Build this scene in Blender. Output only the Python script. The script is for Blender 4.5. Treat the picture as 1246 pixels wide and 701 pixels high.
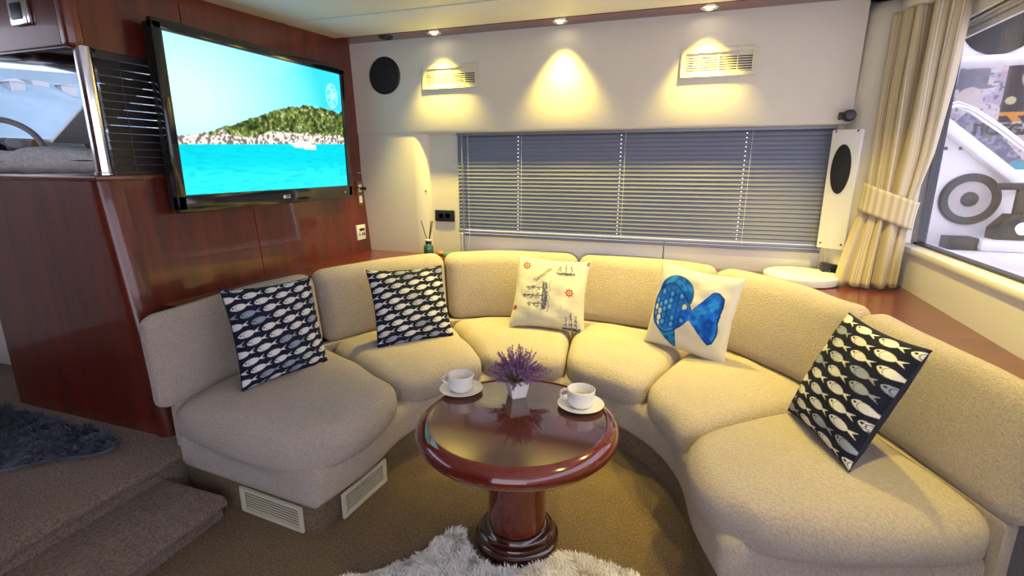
import bpy, bmesh, math, random
import numpy as np
from mathutils import Vector, Matrix, Euler, noise as mnoise

for o in list(bpy.data.objects):
    bpy.data.objects.remove(o)
random.seed(7)
rng = np.random.default_rng(7)
S = bpy.context.scene
COL = S.collection
R = math.radians

# ------------------------------------------------------------------ camera
FPX, W, H = 620.0, 1246.0, 701.0
PITCH, YAW = 13.7, 19.3
cam_data = bpy.data.cameras.new('camera')
cam_data.sensor_fit = 'HORIZONTAL'
cam_data.sensor_width = 36.0
cam_data.lens = FPX / W * 36.0
cam_data.clip_start = 0.05
cam_data.clip_end = 500
cam = bpy.data.objects.new('camera', cam_data)
COL.objects.link(cam)
cam.location = (0, 0, 1.5)
cam.rotation_euler = Euler((R(90 - PITCH), 0, R(YAW)), 'XYZ')
S.camera = cam

# ------------------------------------------------------------------ world, lamps, exposure
world = bpy.data.worlds.new('sky')
S.world = world
world.use_nodes = True
bgn = world.node_tree.nodes['Background']
bgn.inputs[0].default_value = (0.83, 0.83, 1.0, 1)
bgn.inputs[1].default_value = 2.3
WARM = (1.0, 0.76, 0.13)
LAMP_W = 170.0
S.view_settings.view_transform = 'Standard'
S.view_settings.look = 'None'
S.view_settings.exposure = 0.38
S.view_settings.gamma = 1.0
S.view_settings.use_curve_mapping = False


# ------------------------------------------------------------------ materials
def new_mat(name):
    m = bpy.data.materials.new(name)
    m.use_nodes = True
    nt = m.node_tree
    b = nt.nodes['Principled BSDF']
    return m, nt, b


def simple(name, col, rough=0.5, metal=0.0, coat=0.0, spec=0.5, bump=0.0, bscale=200.0, var=0.0, vscale=6.0, sheen=0.0):
    m, nt, b = new_mat(name)
    b.inputs['Base Color'].default_value = (*col, 1)
    b.inputs['Roughness'].default_value = rough
    b.inputs['Metallic'].default_value = metal
    b.inputs['Coat Weight'].default_value = coat
    b.inputs['Coat Roughness'].default_value = 0.06
    b.inputs['Specular IOR Level'].default_value = spec
    b.inputs['Sheen Weight'].default_value = sheen
    tc = nt.nodes.new('ShaderNodeTexCoord')
    if var > 0:
        n = nt.nodes.new('ShaderNodeTexNoise')
        n.inputs['Scale'].default_value = vscale
        n.inputs['Detail'].default_value = 5
        nt.links.new(tc.outputs['Object'], n.inputs['Vector'])
        mx = nt.nodes.new('ShaderNodeMix')
        mx.data_type = 'RGBA'
        mx.inputs[6].default_value = (*[c * (1 - var) for c in col], 1)
        mx.inputs[7].default_value = (*[min(1, c * (1 + var)) for c in col], 1)
        nt.links.new(n.outputs['Fac'], mx.inputs[0])
        nt.links.new(mx.outputs[2], b.inputs['Base Color'])
    if bump > 0:
        n2 = nt.nodes.new('ShaderNodeTexNoise')
        n2.inputs['Scale'].default_value = bscale
        n2.inputs['Detail'].default_value = 3
        nt.links.new(tc.outputs['Object'], n2.inputs['Vector'])
        bp = nt.nodes.new('ShaderNodeBump')
        bp.inputs['Strength'].default_value = bump
        bp.inputs['Distance'].default_value = 0.01
        nt.links.new(n2.outputs['Fac'], bp.inputs['Height'])
        nt.links.new(bp.outputs['Normal'], b.inputs['Normal'])
    return m


def wood(name, c1, c2, scale=(3, 3, 0.35), rough=0.28, coat=0.6, nscale=4.0, dist=0.6, fine=0.35):
    m, nt, b = new_mat(name)
    tc = nt.nodes.new('ShaderNodeTexCoord')
    mp = nt.nodes.new('ShaderNodeMapping')
    mp.inputs['Scale'].default_value = scale
    nt.links.new(tc.outputs['Object'], mp.inputs['Vector'])
    n = nt.nodes.new('ShaderNodeTexNoise')
    n.inputs['Scale'].default_value = nscale
    n.inputs['Detail'].default_value = 6
    n.inputs['Roughness'].default_value = 0.6
    n.inputs['Distortion'].default_value = dist
    nt.links.new(mp.outputs[0], n.inputs['Vector'])
    n2 = nt.nodes.new('ShaderNodeTexNoise')
    n2.inputs['Scale'].default_value = nscale * 14
    n2.inputs['Detail'].default_value = 3
    nt.links.new(mp.outputs[0], n2.inputs['Vector'])
    mm = nt.nodes.new('ShaderNodeMath')
    mm.operation = 'MULTIPLY_ADD'
    mm.inputs[1].default_value = fine
    nt.links.new(n2.outputs['Fac'], mm.inputs[0])
    nt.links.new(n.outputs['Fac'], mm.inputs[2])
    cr = nt.nodes.new('ShaderNodeValToRGB')
    cr.color_ramp.elements[0].position = 0.42
    cr.color_ramp.elements[0].color = (*c1, 1)
    cr.color_ramp.elements[1].position = 0.95
    cr.color_ramp.elements[1].color = (*c2, 1)
    nt.links.new(mm.outputs[0], cr.inputs[0])
    nt.links.new(cr.outputs[0], b.inputs['Base Color'])
    b.inputs['Roughness'].default_value = rough
    b.inputs['Coat Weight'].default_value = coat
    b.inputs['Coat Roughness'].default_value = 0.05
    return m


def plush(name, col, bscale=95.0, strength=0.55, var=0.10, sheen=0.4, dark=0.45, mixf=0.55):
    """Looped terry / carpet pile: two scales of relief and a slight mottling."""
    m, nt, b = new_mat(name)
    tc = nt.nodes.new('ShaderNodeTexCoord')
    v = nt.nodes.new('ShaderNodeTexNoise')
    v.inputs['Scale'].default_value = bscale
    v.inputs['Detail'].default_value = 4
    v.inputs['Roughness'].default_value = 0.7
    n = nt.nodes.new('ShaderNodeTexNoise')
    n.inputs['Scale'].default_value = 7
    n.inputs['Detail'].default_value = 5
    for x in (v, n):
        nt.links.new(tc.outputs['Object'], x.inputs['Vector'])
    mx = nt.nodes.new('ShaderNodeMix')
    mx.data_type = 'RGBA'
    mx.inputs[6].default_value = (*[c * (1 - var) for c in col], 1)
    mx.inputs[7].default_value = (*[min(1, c * (1 + var)) for c in col], 1)
    nt.links.new(n.outputs['Fac'], mx.inputs[0])
    mx2 = nt.nodes.new('ShaderNodeMix')
    mx2.data_type = 'RGBA'
    mx2.blend_type = 'MULTIPLY'
    mx2.inputs[0].default_value = mixf
    cr = nt.nodes.new('ShaderNodeValToRGB')
    cr.color_ramp.elements[0].position = 0.34
    cr.color_ramp.elements[0].color = (dark, dark, dark, 1)
    cr.color_ramp.elements[1].position = 0.60
    cr.color_ramp.elements[1].color = (1, 1, 1, 1)
    nt.links.new(v.outputs['Fac'], cr.inputs[0])
    nt.links.new(mx.outputs[2], mx2.inputs[6])
    nt.links.new(cr.outputs[0], mx2.inputs[7])
    nt.links.new(mx2.outputs[2], b.inputs['Base Color'])
    bp = nt.nodes.new('ShaderNodeBump')
    bp.inputs['Strength'].default_value = strength
    bp.inputs['Distance'].default_value = 0.018
    nt.links.new(v.outputs['Fac'], bp.inputs['Height'])
    nt.links.new(bp.outputs['Normal'], b.inputs['Normal'])
    b.inputs['Roughness'].default_value = 0.95
    b.inputs['Specular IOR Level'].default_value = 0.1
    b.inputs['Sheen Weight'].default_value = sheen
    return m


def attr_mat(name, rough=0.85, emit=0.0, bump=0.0):
    m, nt, b = new_mat(name)
    a = nt.nodes.new('ShaderNodeVertexColor')
    a.layer_name = 'print'
    if emit > 0:
        b.inputs['Base Color'].default_value = (0.01, 0.01, 0.01, 1)
        nt.links.new(a.outputs['Color'], b.inputs['Emission Color'])
        b.inputs['Emission Strength'].default_value = emit
        b.inputs['Specular IOR Level'].default_value = 0.0
    else:
        nt.links.new(a.outputs['Color'], b.inputs['Base Color'])
    b.inputs['Roughness'].default_value = rough
    if bump:
        tc = nt.nodes.new('ShaderNodeTexCoord')
        n2 = nt.nodes.new('ShaderNodeTexNoise')
        n2.inputs['Scale'].default_value = 260
        nt.links.new(tc.outputs['Object'], n2.inputs['Vector'])
        n3 = nt.nodes.new('ShaderNodeTexNoise')
        n3.inputs['Scale'].default_value = 9
        nt.links.new(tc.outputs['Object'], n3.inputs['Vector'])
        bp = nt.nodes.new('ShaderNodeBump')
        bp.inputs['Strength'].default_value = bump
        bp.inputs['Distance'].default_value = 0.004
        nt.links.new(n2.outputs['Fac'], bp.inputs['Height'])
        bp2 = nt.nodes.new('ShaderNodeBump')
        bp2.inputs['Strength'].default_value = 0.35
        bp2.inputs['Distance'].default_value = 0.03
        nt.links.new(n3.outputs['Fac'], bp2.inputs['Height'])
        nt.links.new(bp.outputs['Normal'], bp2.inputs['Normal'])
        nt.links.new(bp2.outputs['Normal'], b.inputs['Normal'])
        b.inputs['Specular IOR Level'].default_value = 0.15
    return m


def glass_mat(name, tint=(0.9, 0.93, 0.95), refl=1.0):
    m = bpy.data.materials.new(name)
    m.use_nodes = True
    nt = m.node_tree
    nt.nodes.clear()
    out = nt.nodes.new('ShaderNodeOutputMaterial')
    tr = nt.nodes.new('ShaderNodeBsdfTransparent')
    tr.inputs[0].default_value = (*tint, 1)
    gl = nt.nodes.new('ShaderNodeBsdfGlossy')
    gl.inputs['Roughness'].default_value = 0.02
    fr = nt.nodes.new('ShaderNodeLayerWeight')
    fr.inputs['Blend'].default_value = 0.5
    pw = nt.nodes.new('ShaderNodeMath')
    pw.operation = 'POWER'
    pw.inputs[1].default_value = 4.0
    nt.links.new(fr.outputs['Facing'], pw.inputs[0])
    ml = nt.nodes.new('ShaderNodeMath')
    ml.operation = 'MULTIPLY_ADD'
    ml.inputs[1].default_value = 0.6 * refl
    ml.inputs[2].default_value = 0.03 * refl
    nt.links.new(pw.outputs[0], ml.inputs[0])
    mx = nt.nodes.new('ShaderNodeMixShader')
    nt.links.new(ml.outputs[0], mx.inputs[0])
    nt.links.new(tr.outputs[0], mx.inputs[1])
    nt.links.new(gl.outputs[0], mx.inputs[2])
    nt.links.new(mx.outputs[0], out.inputs[0])
    return m


def emit_mat(name, col, strength):
    m, nt, b = new_mat(name)
    b.inputs['Base Color'].default_value = (*col, 1)
    b.inputs['Emission Color'].default_value = (*col, 1)
    b.inputs['Emission Strength'].default_value = strength
    return m


M = {}
M['wood'] = wood('mahogany', (0.045, 0.0065, 0.0040), (0.175, 0.024, 0.010))
M['wood_h'] = wood('mahogany_horizontal', (0.045, 0.0065, 0.0040), (0.17, 0.024, 0.010), scale=(0.4, 3, 3))
M['wood_table'] = wood('mahogany_lacquer', (0.055, 0.006, 0.003), (0.17, 0.015, 0.007), scale=(2, 2, 2), rough=0.12, coat=1.0, nscale=2.0)
M['burl'] = wood('burl_lacquer', (0.035, 0.008, 0.005), (0.20, 0.055, 0.022), scale=(1.5, 1.5, 1.5), rough=0.10, coat=1.0, nscale=2.2, dist=0.1, fine=0.12)
M['wood_dark'] = wood('dark_mahogany', (0.02, 0.004, 0.002), (0.06, 0.011, 0.006), rough=0.15, coat=1.0)
M['fabric'] = plush('beige_terry', (0.61, 0.515, 0.44), 115, 1.0, 0.08, mixf=0.5)
M['fleece'] = plush('grey_fleece', (0.78, 0.78, 0.78), 60, 0.7, 0.12)
M['carpet'] = plush('tan_carpet', (0.265, 0.175, 0.090), 105, 1.0, 0.22, 0.15, 0.2, 0.8)
M['carpet_step'] = plush('taupe_carpet', (0.31, 0.225, 0.17), 105, 1.0, 0.15, 0.15, 0.2, 0.8)
M['vinyl'] = simple('cream_vinyl', (0.64, 0.60, 0.53), 0.6, bump=0.15, bscale=300, var=0.03)
M['white'] = simple('white_gelcoat', (0.74, 0.73, 0.71), 0.35, var=0.02)
M['ceil'] = simple('ceiling_vinyl', (0.72, 0.72, 0.72), 0.55, bump=0.06, bscale=260)
M['gel'] = simple('outside_gelcoat', (0.80, 0.79, 0.80), 0.3, var=0.02)
M['ivory'] = simple('ivory_plastic', (0.62, 0.58, 0.44), 0.4)
M['black'] = simple('black_plastic', (0.012, 0.012, 0.013), 0.35)
M['gloss_black'] = simple('gloss_black', (0.006, 0.006, 0.008), 0.12, coat=0.5)
M['mesh_black'] = simple('speaker_cloth', (0.010, 0.010, 0.014), 0.8, bump=0.4, bscale=500)
M['chrome'] = simple('chrome', (0.75, 0.75, 0.78), 0.12, metal=1.0)
M['slat'] = simple('champagne_slat', (0.20, 0.215, 0.28), 0.42, metal=0.3)
M['dark_slat'] = simple('dark_slat', (0.018, 0.015, 0.014), 0.4)
M['cord'] = simple('pale_cord', (0.6, 0.6, 0.6), 0.7)
M['china'] = simple('white_china', (0.80, 0.79, 0.77), 0.12, coat=0.4)
M['glass'] = glass_mat('window_glass', (0.95, 0.94, 0.96))
M['windscreen'] = glass_mat('windscreen_glass', (0.80, 0.86, 0.90))
M['fur_white'] = simple('white_sheepskin', (0.90, 0.86, 0.81), 0.9, spec=0.1, var=0.12, vscale=9)
M['fur_grey'] = simple('slate_sheepskin', (0.115, 0.125, 0.165), 0.9, spec=0.1, var=0.25, vscale=14)
M['pillow'] = attr_mat('printed_cotton', bump=0.25)
M['navy'] = simple('navy_cotton', (0.012, 0.016, 0.035), 0.9, bump=0.3)
M['cream_cotton'] = simple('cream_cotton', (0.68, 0.64, 0.55), 0.9, bump=0.3)
M['screen'] = attr_mat('lit_screen', 0.2, emit=1.3)
M['poster'] = attr_mat('printed_banner', 0.7)
M['lamp_on'] = emit_mat('lamp_glow', (1.0, 0.9, 0.62), 14.0)
M['lamp_off'] = simple('unlit_lamp', (0.02, 0.02, 0.02), 0.3)
M['lav'] = simple('lavender_bloom', (0.24, 0.10, 0.29), 0.9, var=0.45, vscale=30)
M['stem'] = simple('lavender_stem', (0.16, 0.13, 0.055), 0.9, var=0.4, vscale=25)
M['leaf'] = simple('dried_leaf', (0.11, 0.12, 0.04), 0.9, var=0.4, vscale=25)
M['print_white'] = simple('white_print', (0.75, 0.75, 0.78), 0.5)
M['print_grey'] = simple('grey_print', (0.10, 0.10, 0.10), 0.6)
M['reed'] = simple('reed_stick', (0.035, 0.028, 0.022), 0.8)
M['green_glass'] = simple('green_glass', (0.015, 0.10, 0.075), 0.08, coat=1.0)
M['amber'] = simple('amber_shell', (0.45, 0.20, 0.05), 0.35)
M['teal'] = simple('teal_glass', (0.04, 0.20, 0.14), 0.15, coat=1.0)
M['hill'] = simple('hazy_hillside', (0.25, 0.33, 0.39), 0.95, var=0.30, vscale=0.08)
M['bronze'] = simple('bronze_plate', (0.20, 0.13, 0.06), 0.4, metal=0.4)
M['cone'] = simple('grey_cone', (0.50, 0.46, 0.46), 0.6)


# ------------------------------------------------------------------ object helpers
def put(name, verts, faces, mat, parent=None, smooth=False, cols=None):
    me = bpy.data.meshes.new(name)
    me.from_pydata([tuple(map(float, v)) for v in verts], [], faces)
    me.update()
    if smooth:
        me.polygons.foreach_set('use_smooth', [True] * len(me.polygons))
    if cols is not None:
        a = me.color_attributes.new('print', 'FLOAT_COLOR', 'POINT')
        c = np.ones((len(verts), 4), np.float32)
        c[:, :3] = cols
        a.data.foreach_set('color', c.ravel())
    o = bpy.data.objects.new(name, me)
    COL.objects.link(o)
    if mat is not None:
        me.materials.append(M[mat] if isinstance(mat, str) else mat)
    o.parent = parent
    return o


def tag(o, label=None, cat=None, group=None, kind=None):
    if label: o['label'] = label
    if cat: o['category'] = cat
    if group: o['group'] = group
    if kind: o['kind'] = kind
    return o


def empty(name, loc=(0, 0, 0), rot=(0, 0, 0)):
    o = bpy.data.objects.new(name, None)
    o.empty_display_size = 0.05
    COL.objects.link(o)
    o.location = loc
    o.rotation_euler = rot
    return o


def struct(o, label=None):
    return tag(o, label, kind='structure')


class MB:
    """Collects shapes of ONE part."""
    def __init__(s):
        s.v, s.f = [], []

    def add(s, v, f):
        n = len(s.v)
        s.v += [tuple(p) for p in v]
        s.f += [tuple(i + n for i in q) for q in f]
        return s

    def box(s, a, b, bev=0.0, seg=2):
        bm = bmesh.new()
        bmesh.ops.create_cube(bm, size=1)
        for v in bm.verts:
            v.co = Vector(((a[i] + b[i]) / 2 + v.co[i] * (b[i] - a[i]) for i in range(3)))
        if bev > 0:
            bmesh.ops.bevel(bm, geom=bm.edges[:], offset=bev, segments=seg, affect='EDGES', profile=0.5)
        bm.verts.index_update()
        s.add([v.co[:] for v in bm.verts], [[v.index for v in f.verts] for f in bm.faces])
        bm.free()
        return s

    def lathe(s, prof, n=40, c=(0, 0, 0), capped=True):
        v, f = [], []
        for (r, z) in prof:
            for k in range(n):
                a = 2 * math.pi * k / n
                v.append((c[0] + r * math.cos(a), c[1] + r * math.sin(a), c[2] + z))
        for i in range(len(prof) - 1):
            for k in range(n):
                k2 = (k + 1) % n
                f.append((i * n + k, i * n + k2, (i + 1) * n + k2, (i + 1) * n + k))
        if capped:
            f.append(tuple(range(n - 1, -1, -1)))
            f.append(tuple((len(prof) - 1) * n + k for k in range(n)))
        return s.add(v, f)

    def tube(s, pts, r, n=8, closed=False):
        pts = [Vector(p) for p in pts]
        rr = r if hasattr(r, '__len__') else [r] * len(pts)
        v, f = [], []
        m = len(pts)
        up = Vector((0, 0, 1))
        for i, p in enumerate(pts):
            if closed:
                d = pts[(i + 1) % m] - pts[i - 1]
            else:
                d = pts[min(i + 1, m - 1)] - pts[max(i - 1, 0)]
            d.normalize()
            a = d.cross(up)
            if a.length < 1e-3:
                a = d.cross(Vector((1, 0, 0)))
            a.normalize()
            b = d.cross(a)
            for k in range(n):
                t = 2 * math.pi * k / n
                v.append(p + (a * math.cos(t) + b * math.sin(t)) * rr[i])
        for i in range(m if closed else m - 1):
            j = (i + 1) % m
            for k in range(n):
                k2 = (k + 1) % n
                f.append((i * n + k, i * n + k2, j * n + k2, j * n + k))
        if not closed:
            f.append(tuple(range(n - 1, -1, -1)))
            f.append(tuple((m - 1) * n + k for k in range(n)))
        return s.add(v, f)

    def prism(s, poly, fn, h0, h1):
        """poly of 2-D points swept from h0 to h1; fn(a, b, h) -> xyz."""
        n = len(poly)
        v = [fn(a, b, h0) for a, b in poly] + [fn(a, b, h1) for a, b in poly]
        f = [tuple(range(n - 1, -1, -1)), tuple(range(n, 2 * n))]
        f += [(i, (i + 1) % n, n + (i + 1) % n, n + i) for i in range(n)]
        return s.add(v, f)

    def xf(s, mat):
        s.v = [tuple(mat @ Vector(p)) for p in s.v]
        return s

    def build(s, name, mat, parent=None, smooth=False, fix=True):
        o = put(name, s.v, s.f, mat, parent)
        me = o.data
        if fix:
            bm = bmesh.new()
            bm.from_mesh(me)
            bmesh.ops.recalc_face_normals(bm, faces=bm.faces[:])
            bm.to_mesh(me)
            bm.free()
        if smooth:
            me.polygons.foreach_set('use_smooth', [True] * len(me.polygons))
            try:
                me.set_sharp_from_angle(angle=R(40))
            except Exception:
                pass
        return o


def box(name, a, b, mat, parent=None, bev=0.0, seg=2):
    return MB().box(a, b, bev, seg).build(name, mat, parent, smooth=bev > 0)


def axis_coords(h, r, nmid, nr=4):
    e = [h - r + r * math.tan(math.pi / 4 * k / nr) for k in range(nr + 1)]
    mid = [(-1 + 2 * k / nmid) * (h - r) for k in range(1, nmid)]
    return [-x for x in reversed(e)] + mid + e


def rbox(half, r, nm):
    """Rounded box as surface grid -> (verts Nx3, faces)."""
    ax = [axis_coords(half[i], r, nm[i]) for i in range(3)]
    idx, verts, faces = {}, [], []

    def vid(p):
        k = tuple(round(x, 6) for x in p)
        if k not in idx:
            q = np.array(p)
            inn = np.clip(q, -(np.array(half) - r), np.array(half) - r)
            d = q - inn
            L = np.linalg.norm(d)
            idx[k] = len(verts)
            verts.append(inn + d / L * r if L > 1e-9 else q)
        return idx[k]
    for a in range(3):
        b, c = (a + 1) % 3, (a + 2) % 3
        for sg in (-1, 1):
            for i in range(len(ax[b]) - 1):
                for j in range(len(ax[c]) - 1):
                    q = []
                    for (ii, jj) in ((i, j), (i + 1, j), (i + 1, j + 1), (i, j + 1)):
                        p = [0, 0, 0]
                        p[a] = sg * half[a]
                        p[b] = ax[b][ii]
                        p[c] = ax[c][jj]
                        q.append(vid(p))
                    faces.append(tuple(q if sg > 0 else q[::-1]))
    return verts, faces


def crom(pts, s):
    """Catmull-Rom through (s_i, x, y)."""
    S_ = [p[0] for p in pts]
    s = min(max(s, S_[0]), S_[-1])
    i = max(0, min(len(pts) - 2, int(np.searchsorted(S_, s, 'right')) - 1))
    P = lambda k: np.array(pts[max(0, min(len(pts) - 1, k))][1:], float)
    t = (s - S_[i]) / (S_[i + 1] - S_[i])
    p0, p1, p2, p3 = P(i - 1), P(i), P(i + 1), P(i + 2)
    if i == 0: p0 = 2 * p1 - p2
    if i + 2 > len(pts) - 1: p3 = 2 * p2 - p1
    return 0.5 * ((2 * p1) + (-p0 + p2) * t + (2 * p0 - 5 * p1 + 4 * p2 - p3) * t * t + (-p0 + 3 * p1 - 3 * p2 + p3) * t ** 3)


# ================================================================== SETTING
ZC, ZL = 2.35, 0.83          # ceiling, ledge
XL, XR, YB = -2.45, 1.14, 3.42
Z1, Z2 = 0.11, 0.22          # steps

# floor and steps
struct(box('floor', (-2.6, -1.6, -0.06), (2.4, 3.8, 0.0), 'carpet'), 'tan looped carpet floor of the saloon')


def nosed_step(name, xa, xb, ya, yb, z0, z1, label):
    """Carpeted step: a riser under a soft overhanging nosing towards +x."""
    b = MB()
    prof = [(xa, z0), (xb - 0.035, z0), (xb - 0.035, z1 - 0.055)]
    for k in range(9):
        a = -math.pi / 2 + math.pi * k / 8
        prof.append((xb - 0.028 + 0.028 * math.cos(a), z1 - 0.028 + 0.028 * math.sin(a)))
    prof.append((xa, z1))
    b.prism(prof, lambda x, z, y: (x, y, z), ya, yb)
    o = b.build(name, 'carpet_step', None, smooth=True)
    return struct(o, label)


nosed_step('step_1', -2.6, -1.79, -1.6, 1.40, 0.0, Z1, 'lower carpeted step with rounded nosing')
nosed_step('step_2', -4.7, -2.13, -1.6, 1.62, 0.0, Z2, 'upper carpeted platform with rounded nosing')
struct(box('floor_helm', (-4.7, 1.62, 0.0), (-2.45, 3.8, Z2), 'carpet_step'), 'carpeted platform under the helm')

# ceiling: backing + panels
ceil = struct(box('ceiling', (-4.7, -1.6, ZC + 0.02), (1.5, 3.6, ZC + 0.08), 'black'), 'white panelled saloon ceiling')
for (x0, x1, y0, y1) in [(XL, 1.3, 2.765, 3.245), (XL, 1.3, 1.55, 2.740), (XL, 1.3, 0.25, 1.535), (XL, 1.3, -1.6, 0.235), (-4.7, XL, -1.6, 3.5)]:
    pb = MB().box((x0, y0, ZC), (x1, y1, ZC + 0.03), 0.004)
    pb.v = [(x, y, z - 0.036 * (3.245 - y)) for x, y, z in pb.v]      # the deckhead falls slightly aft
    pb.build('ceiling_panel', 'ceil', ceil, True)
struct(box('trim_1', (XL, 3.245, ZC - 0.004), (0.95, 3.46, ZC + 0.03), 'wood_h'), 'wood strip along the ceiling edge holding downlights')

# left (screen) wall: mahogany panels
wl = empty('wall_left', (XL, 2.5, 0))
struct(wl, 'glossy mahogany panelled wall behind the television')


def wpanel(y0, y1, z0, z1, x0=XL, rake=0.0, round_tr=0.0, name='panel'):
    poly = [(y0, z0), (y1, z0)]
    if round_tr:
        for k in range(7):
            a = math.pi / 2 * k / 6
            poly.append((y1 - round_tr + round_tr * math.cos(a), z1 - round_tr + round_tr * math.sin(a)))
    else:
        poly.append((y1, z1))
    poly.append((y0, z1))
    b = MB()
    v = []
    n = len(poly)
    for dx in (0.0, -0.05):
        for (y, z) in poly:
            lean = rake * max(0, 1.43 - z) / 1.21
            v.append((x0 + lean + dx - XL, y - 2.5, z))
    f = [tuple(range(n)), tuple(range(2 * n - 1, n - 1, -1))] + [(i, n + i, n + (i + 1) % n, (i + 1) % n) for i in range(n)]
    b.add(v, f)
    return b.build(name, 'wood', wl)


wpanel(2.35, 3.45, Z2, 1.43, rake=0.10)
wpanel(1.60, 2.345, Z2, 1.43, rake=0.10)
wpanel(2.06, 3.45, 1.435, ZC, round_tr=0.06)
wpanel(1.56, 2.055, 1.975, ZC)
wpanel(1.56, 3.46, Z2, 1.43, x0=XL - 0.04, rake=0.10, name='backing_panel')
wpanel(2.05, 3.46, 1.43, ZC, x0=XL - 0.04, name='backing_panel')

# back wall: soffit, corner panel, recess, lower panels
wb = empty('wall_back', (0, 3.5, 0))
struct(wb, 'cream padded back wall with overhanging soffit')


def part_at(mb, name, mat, parent, smooth=False):
    """mesh given in world coordinates, parented to an unrotated empty."""
    l = parent.location
    mb.v = [(p[0] - l[0], p[1] - l[1], p[2] - l[2]) for p in mb.v]
    return mb.build(name, mat, parent, smooth)


part_at(MB().prism([(YB - 0.015, ZC + 0.01), (YB + 0.016, 1.730), (YB + 0.020, 1.720), (YB + 0.030, 1.715), (3.62, 1.715), (3.62, ZC + 0.01)], lambda y, z, x: (x, y, z), XL, 0.80), 'soffit_panel', 'vinyl', wb, True)
cp = [(-2.46, 3.60), (-2.46, 3.445), (-1.985, 3.445)]
for k in range(1, 8):
    a = math.pi / 2 * k / 8
    cp.append((-1.985 + 0.105 * math.sin(a), 3.445 + 0.085 * (1 - math.cos(a))))
cp += [(-1.878, 3.60)]
part_at(MB().prism(cp, lambda x, y, z: (x, y, z), ZL - 0.02, 1.74), 'corner_panel', 'vinyl', wb, True)
part_at(MB().box((-1.885, 3.52, ZL - 0.02), (-1.65, 3.60, 1.74)), 'recess_panel', 'vinyl', wb)
part_at(MB().box((-1.65, 3.535, ZL - 0.02), (-0.163, 3.60, 0.985), 0.004), 'lower_panel', 'white', wb)
part_at(MB().box((-0.157, 3.535, ZL - 0.02), (0.80, 3.60, 0.985), 0.004), 'lower_panel', 'white', wb)
part_at(MB().box((-1.65, 3.535, 1.72), (0.80, 3.60, 1.76)), 'window_header', 'vinyl', wb)
part_at(MB().box((0.755, 3.50, ZL - 0.02), (0.80, 3.60, 1.74)), 'window_jamb', 'vinyl', wb)
part_at(MB().box((-2.5, 3.6, -0.02), (1.2, 3.66, 0.83)), 'lower_wall', 'vinyl', wb)
part_at(MB().box((-1.60, 3.585, ZL - 0.02), (0.80, 3.61, 0.99)), 'backing_panel', 'wood_dark', wb)
part_at(MB().box((0.74, 3.60, 0.7), (1.30, 3.66, 2.43)), 'corner_backing', 'vinyl', wb)
win1 = struct(box('window_1', (-1.65, 3.56, 0.985), (0.74, 3.566, 1.73), 'glass'), 'saloon window behind the closed blind')

# right pillar and right wall
pil = MB()
prof = []
cxp, cyp = 0.90, 3.47
for k in range(17):
    a = math.pi + math.pi * 0.75 * k / 16
    prof.append((cxp + 0.125 * math.cos(a), cyp + 0.125 * math.sin(a)))
prof += [(1.16, 3.50), (1.16, 3.62), (cxp - 0.125, 3.62)]
zz = [ZL - 0.02, 1.0, 1.4, 1.8, 2.15, 2.22, 2.27, 2.30, 2.32]
sc = [1, 1, 1, 1, 1, 0.995, 0.97, 0.92, 0.82]
v = []
for z, q in zip(zz, sc):
    for (x, y) in prof:
        v.append((cxp + (x - cxp) * q + 0.02 * (z - 0.8), 3.55 + (y - 3.55) * q, z))
n = len(prof)
f = [(i * n + k, i * n + (k + 1) % n, (i + 1) * n + (k + 1) % n, (i + 1) * n + k) for i in range(len(zz) - 1) for k in range(n)]
f += [tuple((len(zz) - 1) * n + k for k in range(n)), tuple(range(n - 1, -1, -1))]
pil.add(v, f)
struct(pil.build('column_padded', 'vinyl', None, True), 'rounded white padded corner column beside the blind')

wr = empty('wall_right', (XR, 2.0, 0))
struct(wr, 'white lower side wall under the right window')
part_at(MB().box((XR, -1.6, 0), (XR + 0.10, 3.6, 1.03)), 'side_panel', 'white', wr)
part_at(MB().box((XR - 0.015, -1.6, 1.02), (XR + 0.14, 3.5, 1.06), 0.012), 'sill', 'white', wr, True)
part_at(MB().box((XR, -1.6, 2.24), (XR + 0.14, 3.6, ZC + 0.02)), 'header', 'white', wr)
w2 = empty('window_2', (XR + 0.08, 2.0, 1.06))
struct(w2, 'large side window looking out on the cockpit')
part_at(MB().box((XR + 0.075, -1.6, 1.06), (XR + 0.083, 3.46, 2.24)), 'pane', 'glass', w2)
part_at(MB().box((XR + 0.06, -1.6, 1.058), (XR + 0.10, 3.46, 1.072)), 'gasket', 'black', w2)
part_at(MB().box((XR + 0.06, 3.41, 1.06), (XR + 0.10, 3.50, 2.24)), 'frame_post', 'gloss_black', w2)
for k in range(3):
    part_at(MB().box((XR + 0.02 + 0.028 * k, -1.6, 2.17 - 0.03 * k), (XR + 0.038 + 0.028 * k, 3.46, 2.25), 0.003), 'track', ('white', 'chrome', 'white')[k], w2)
part_at(MB().box((0.93, 3.00, 2.245), (XR + 0.02, 3.42, ZC), 0.02), 'curtain_pelmet', 'white', wr, True)

wa = empty('wall_aft_light_block', (-2.8, -1.6, 0))  # unseen wall, added so aft daylight enters only from the right
struct(wa, 'unseen aft bulkhead added to keep daylight off the screen-wall side')
part_at(MB().box((-4.7, -1.7, 0), (-0.9, -1.6, ZC + 0.02)), 'light_block_panel', 'wood', wa)  # dark wood so its reflection in the cabinet stays dark
part_at(MB().box((-0.95, -1.66, 0), (-0.85, -1.56, ZC + 0.02), 0.01), 'door_post', 'wood', wa, True)

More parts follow.
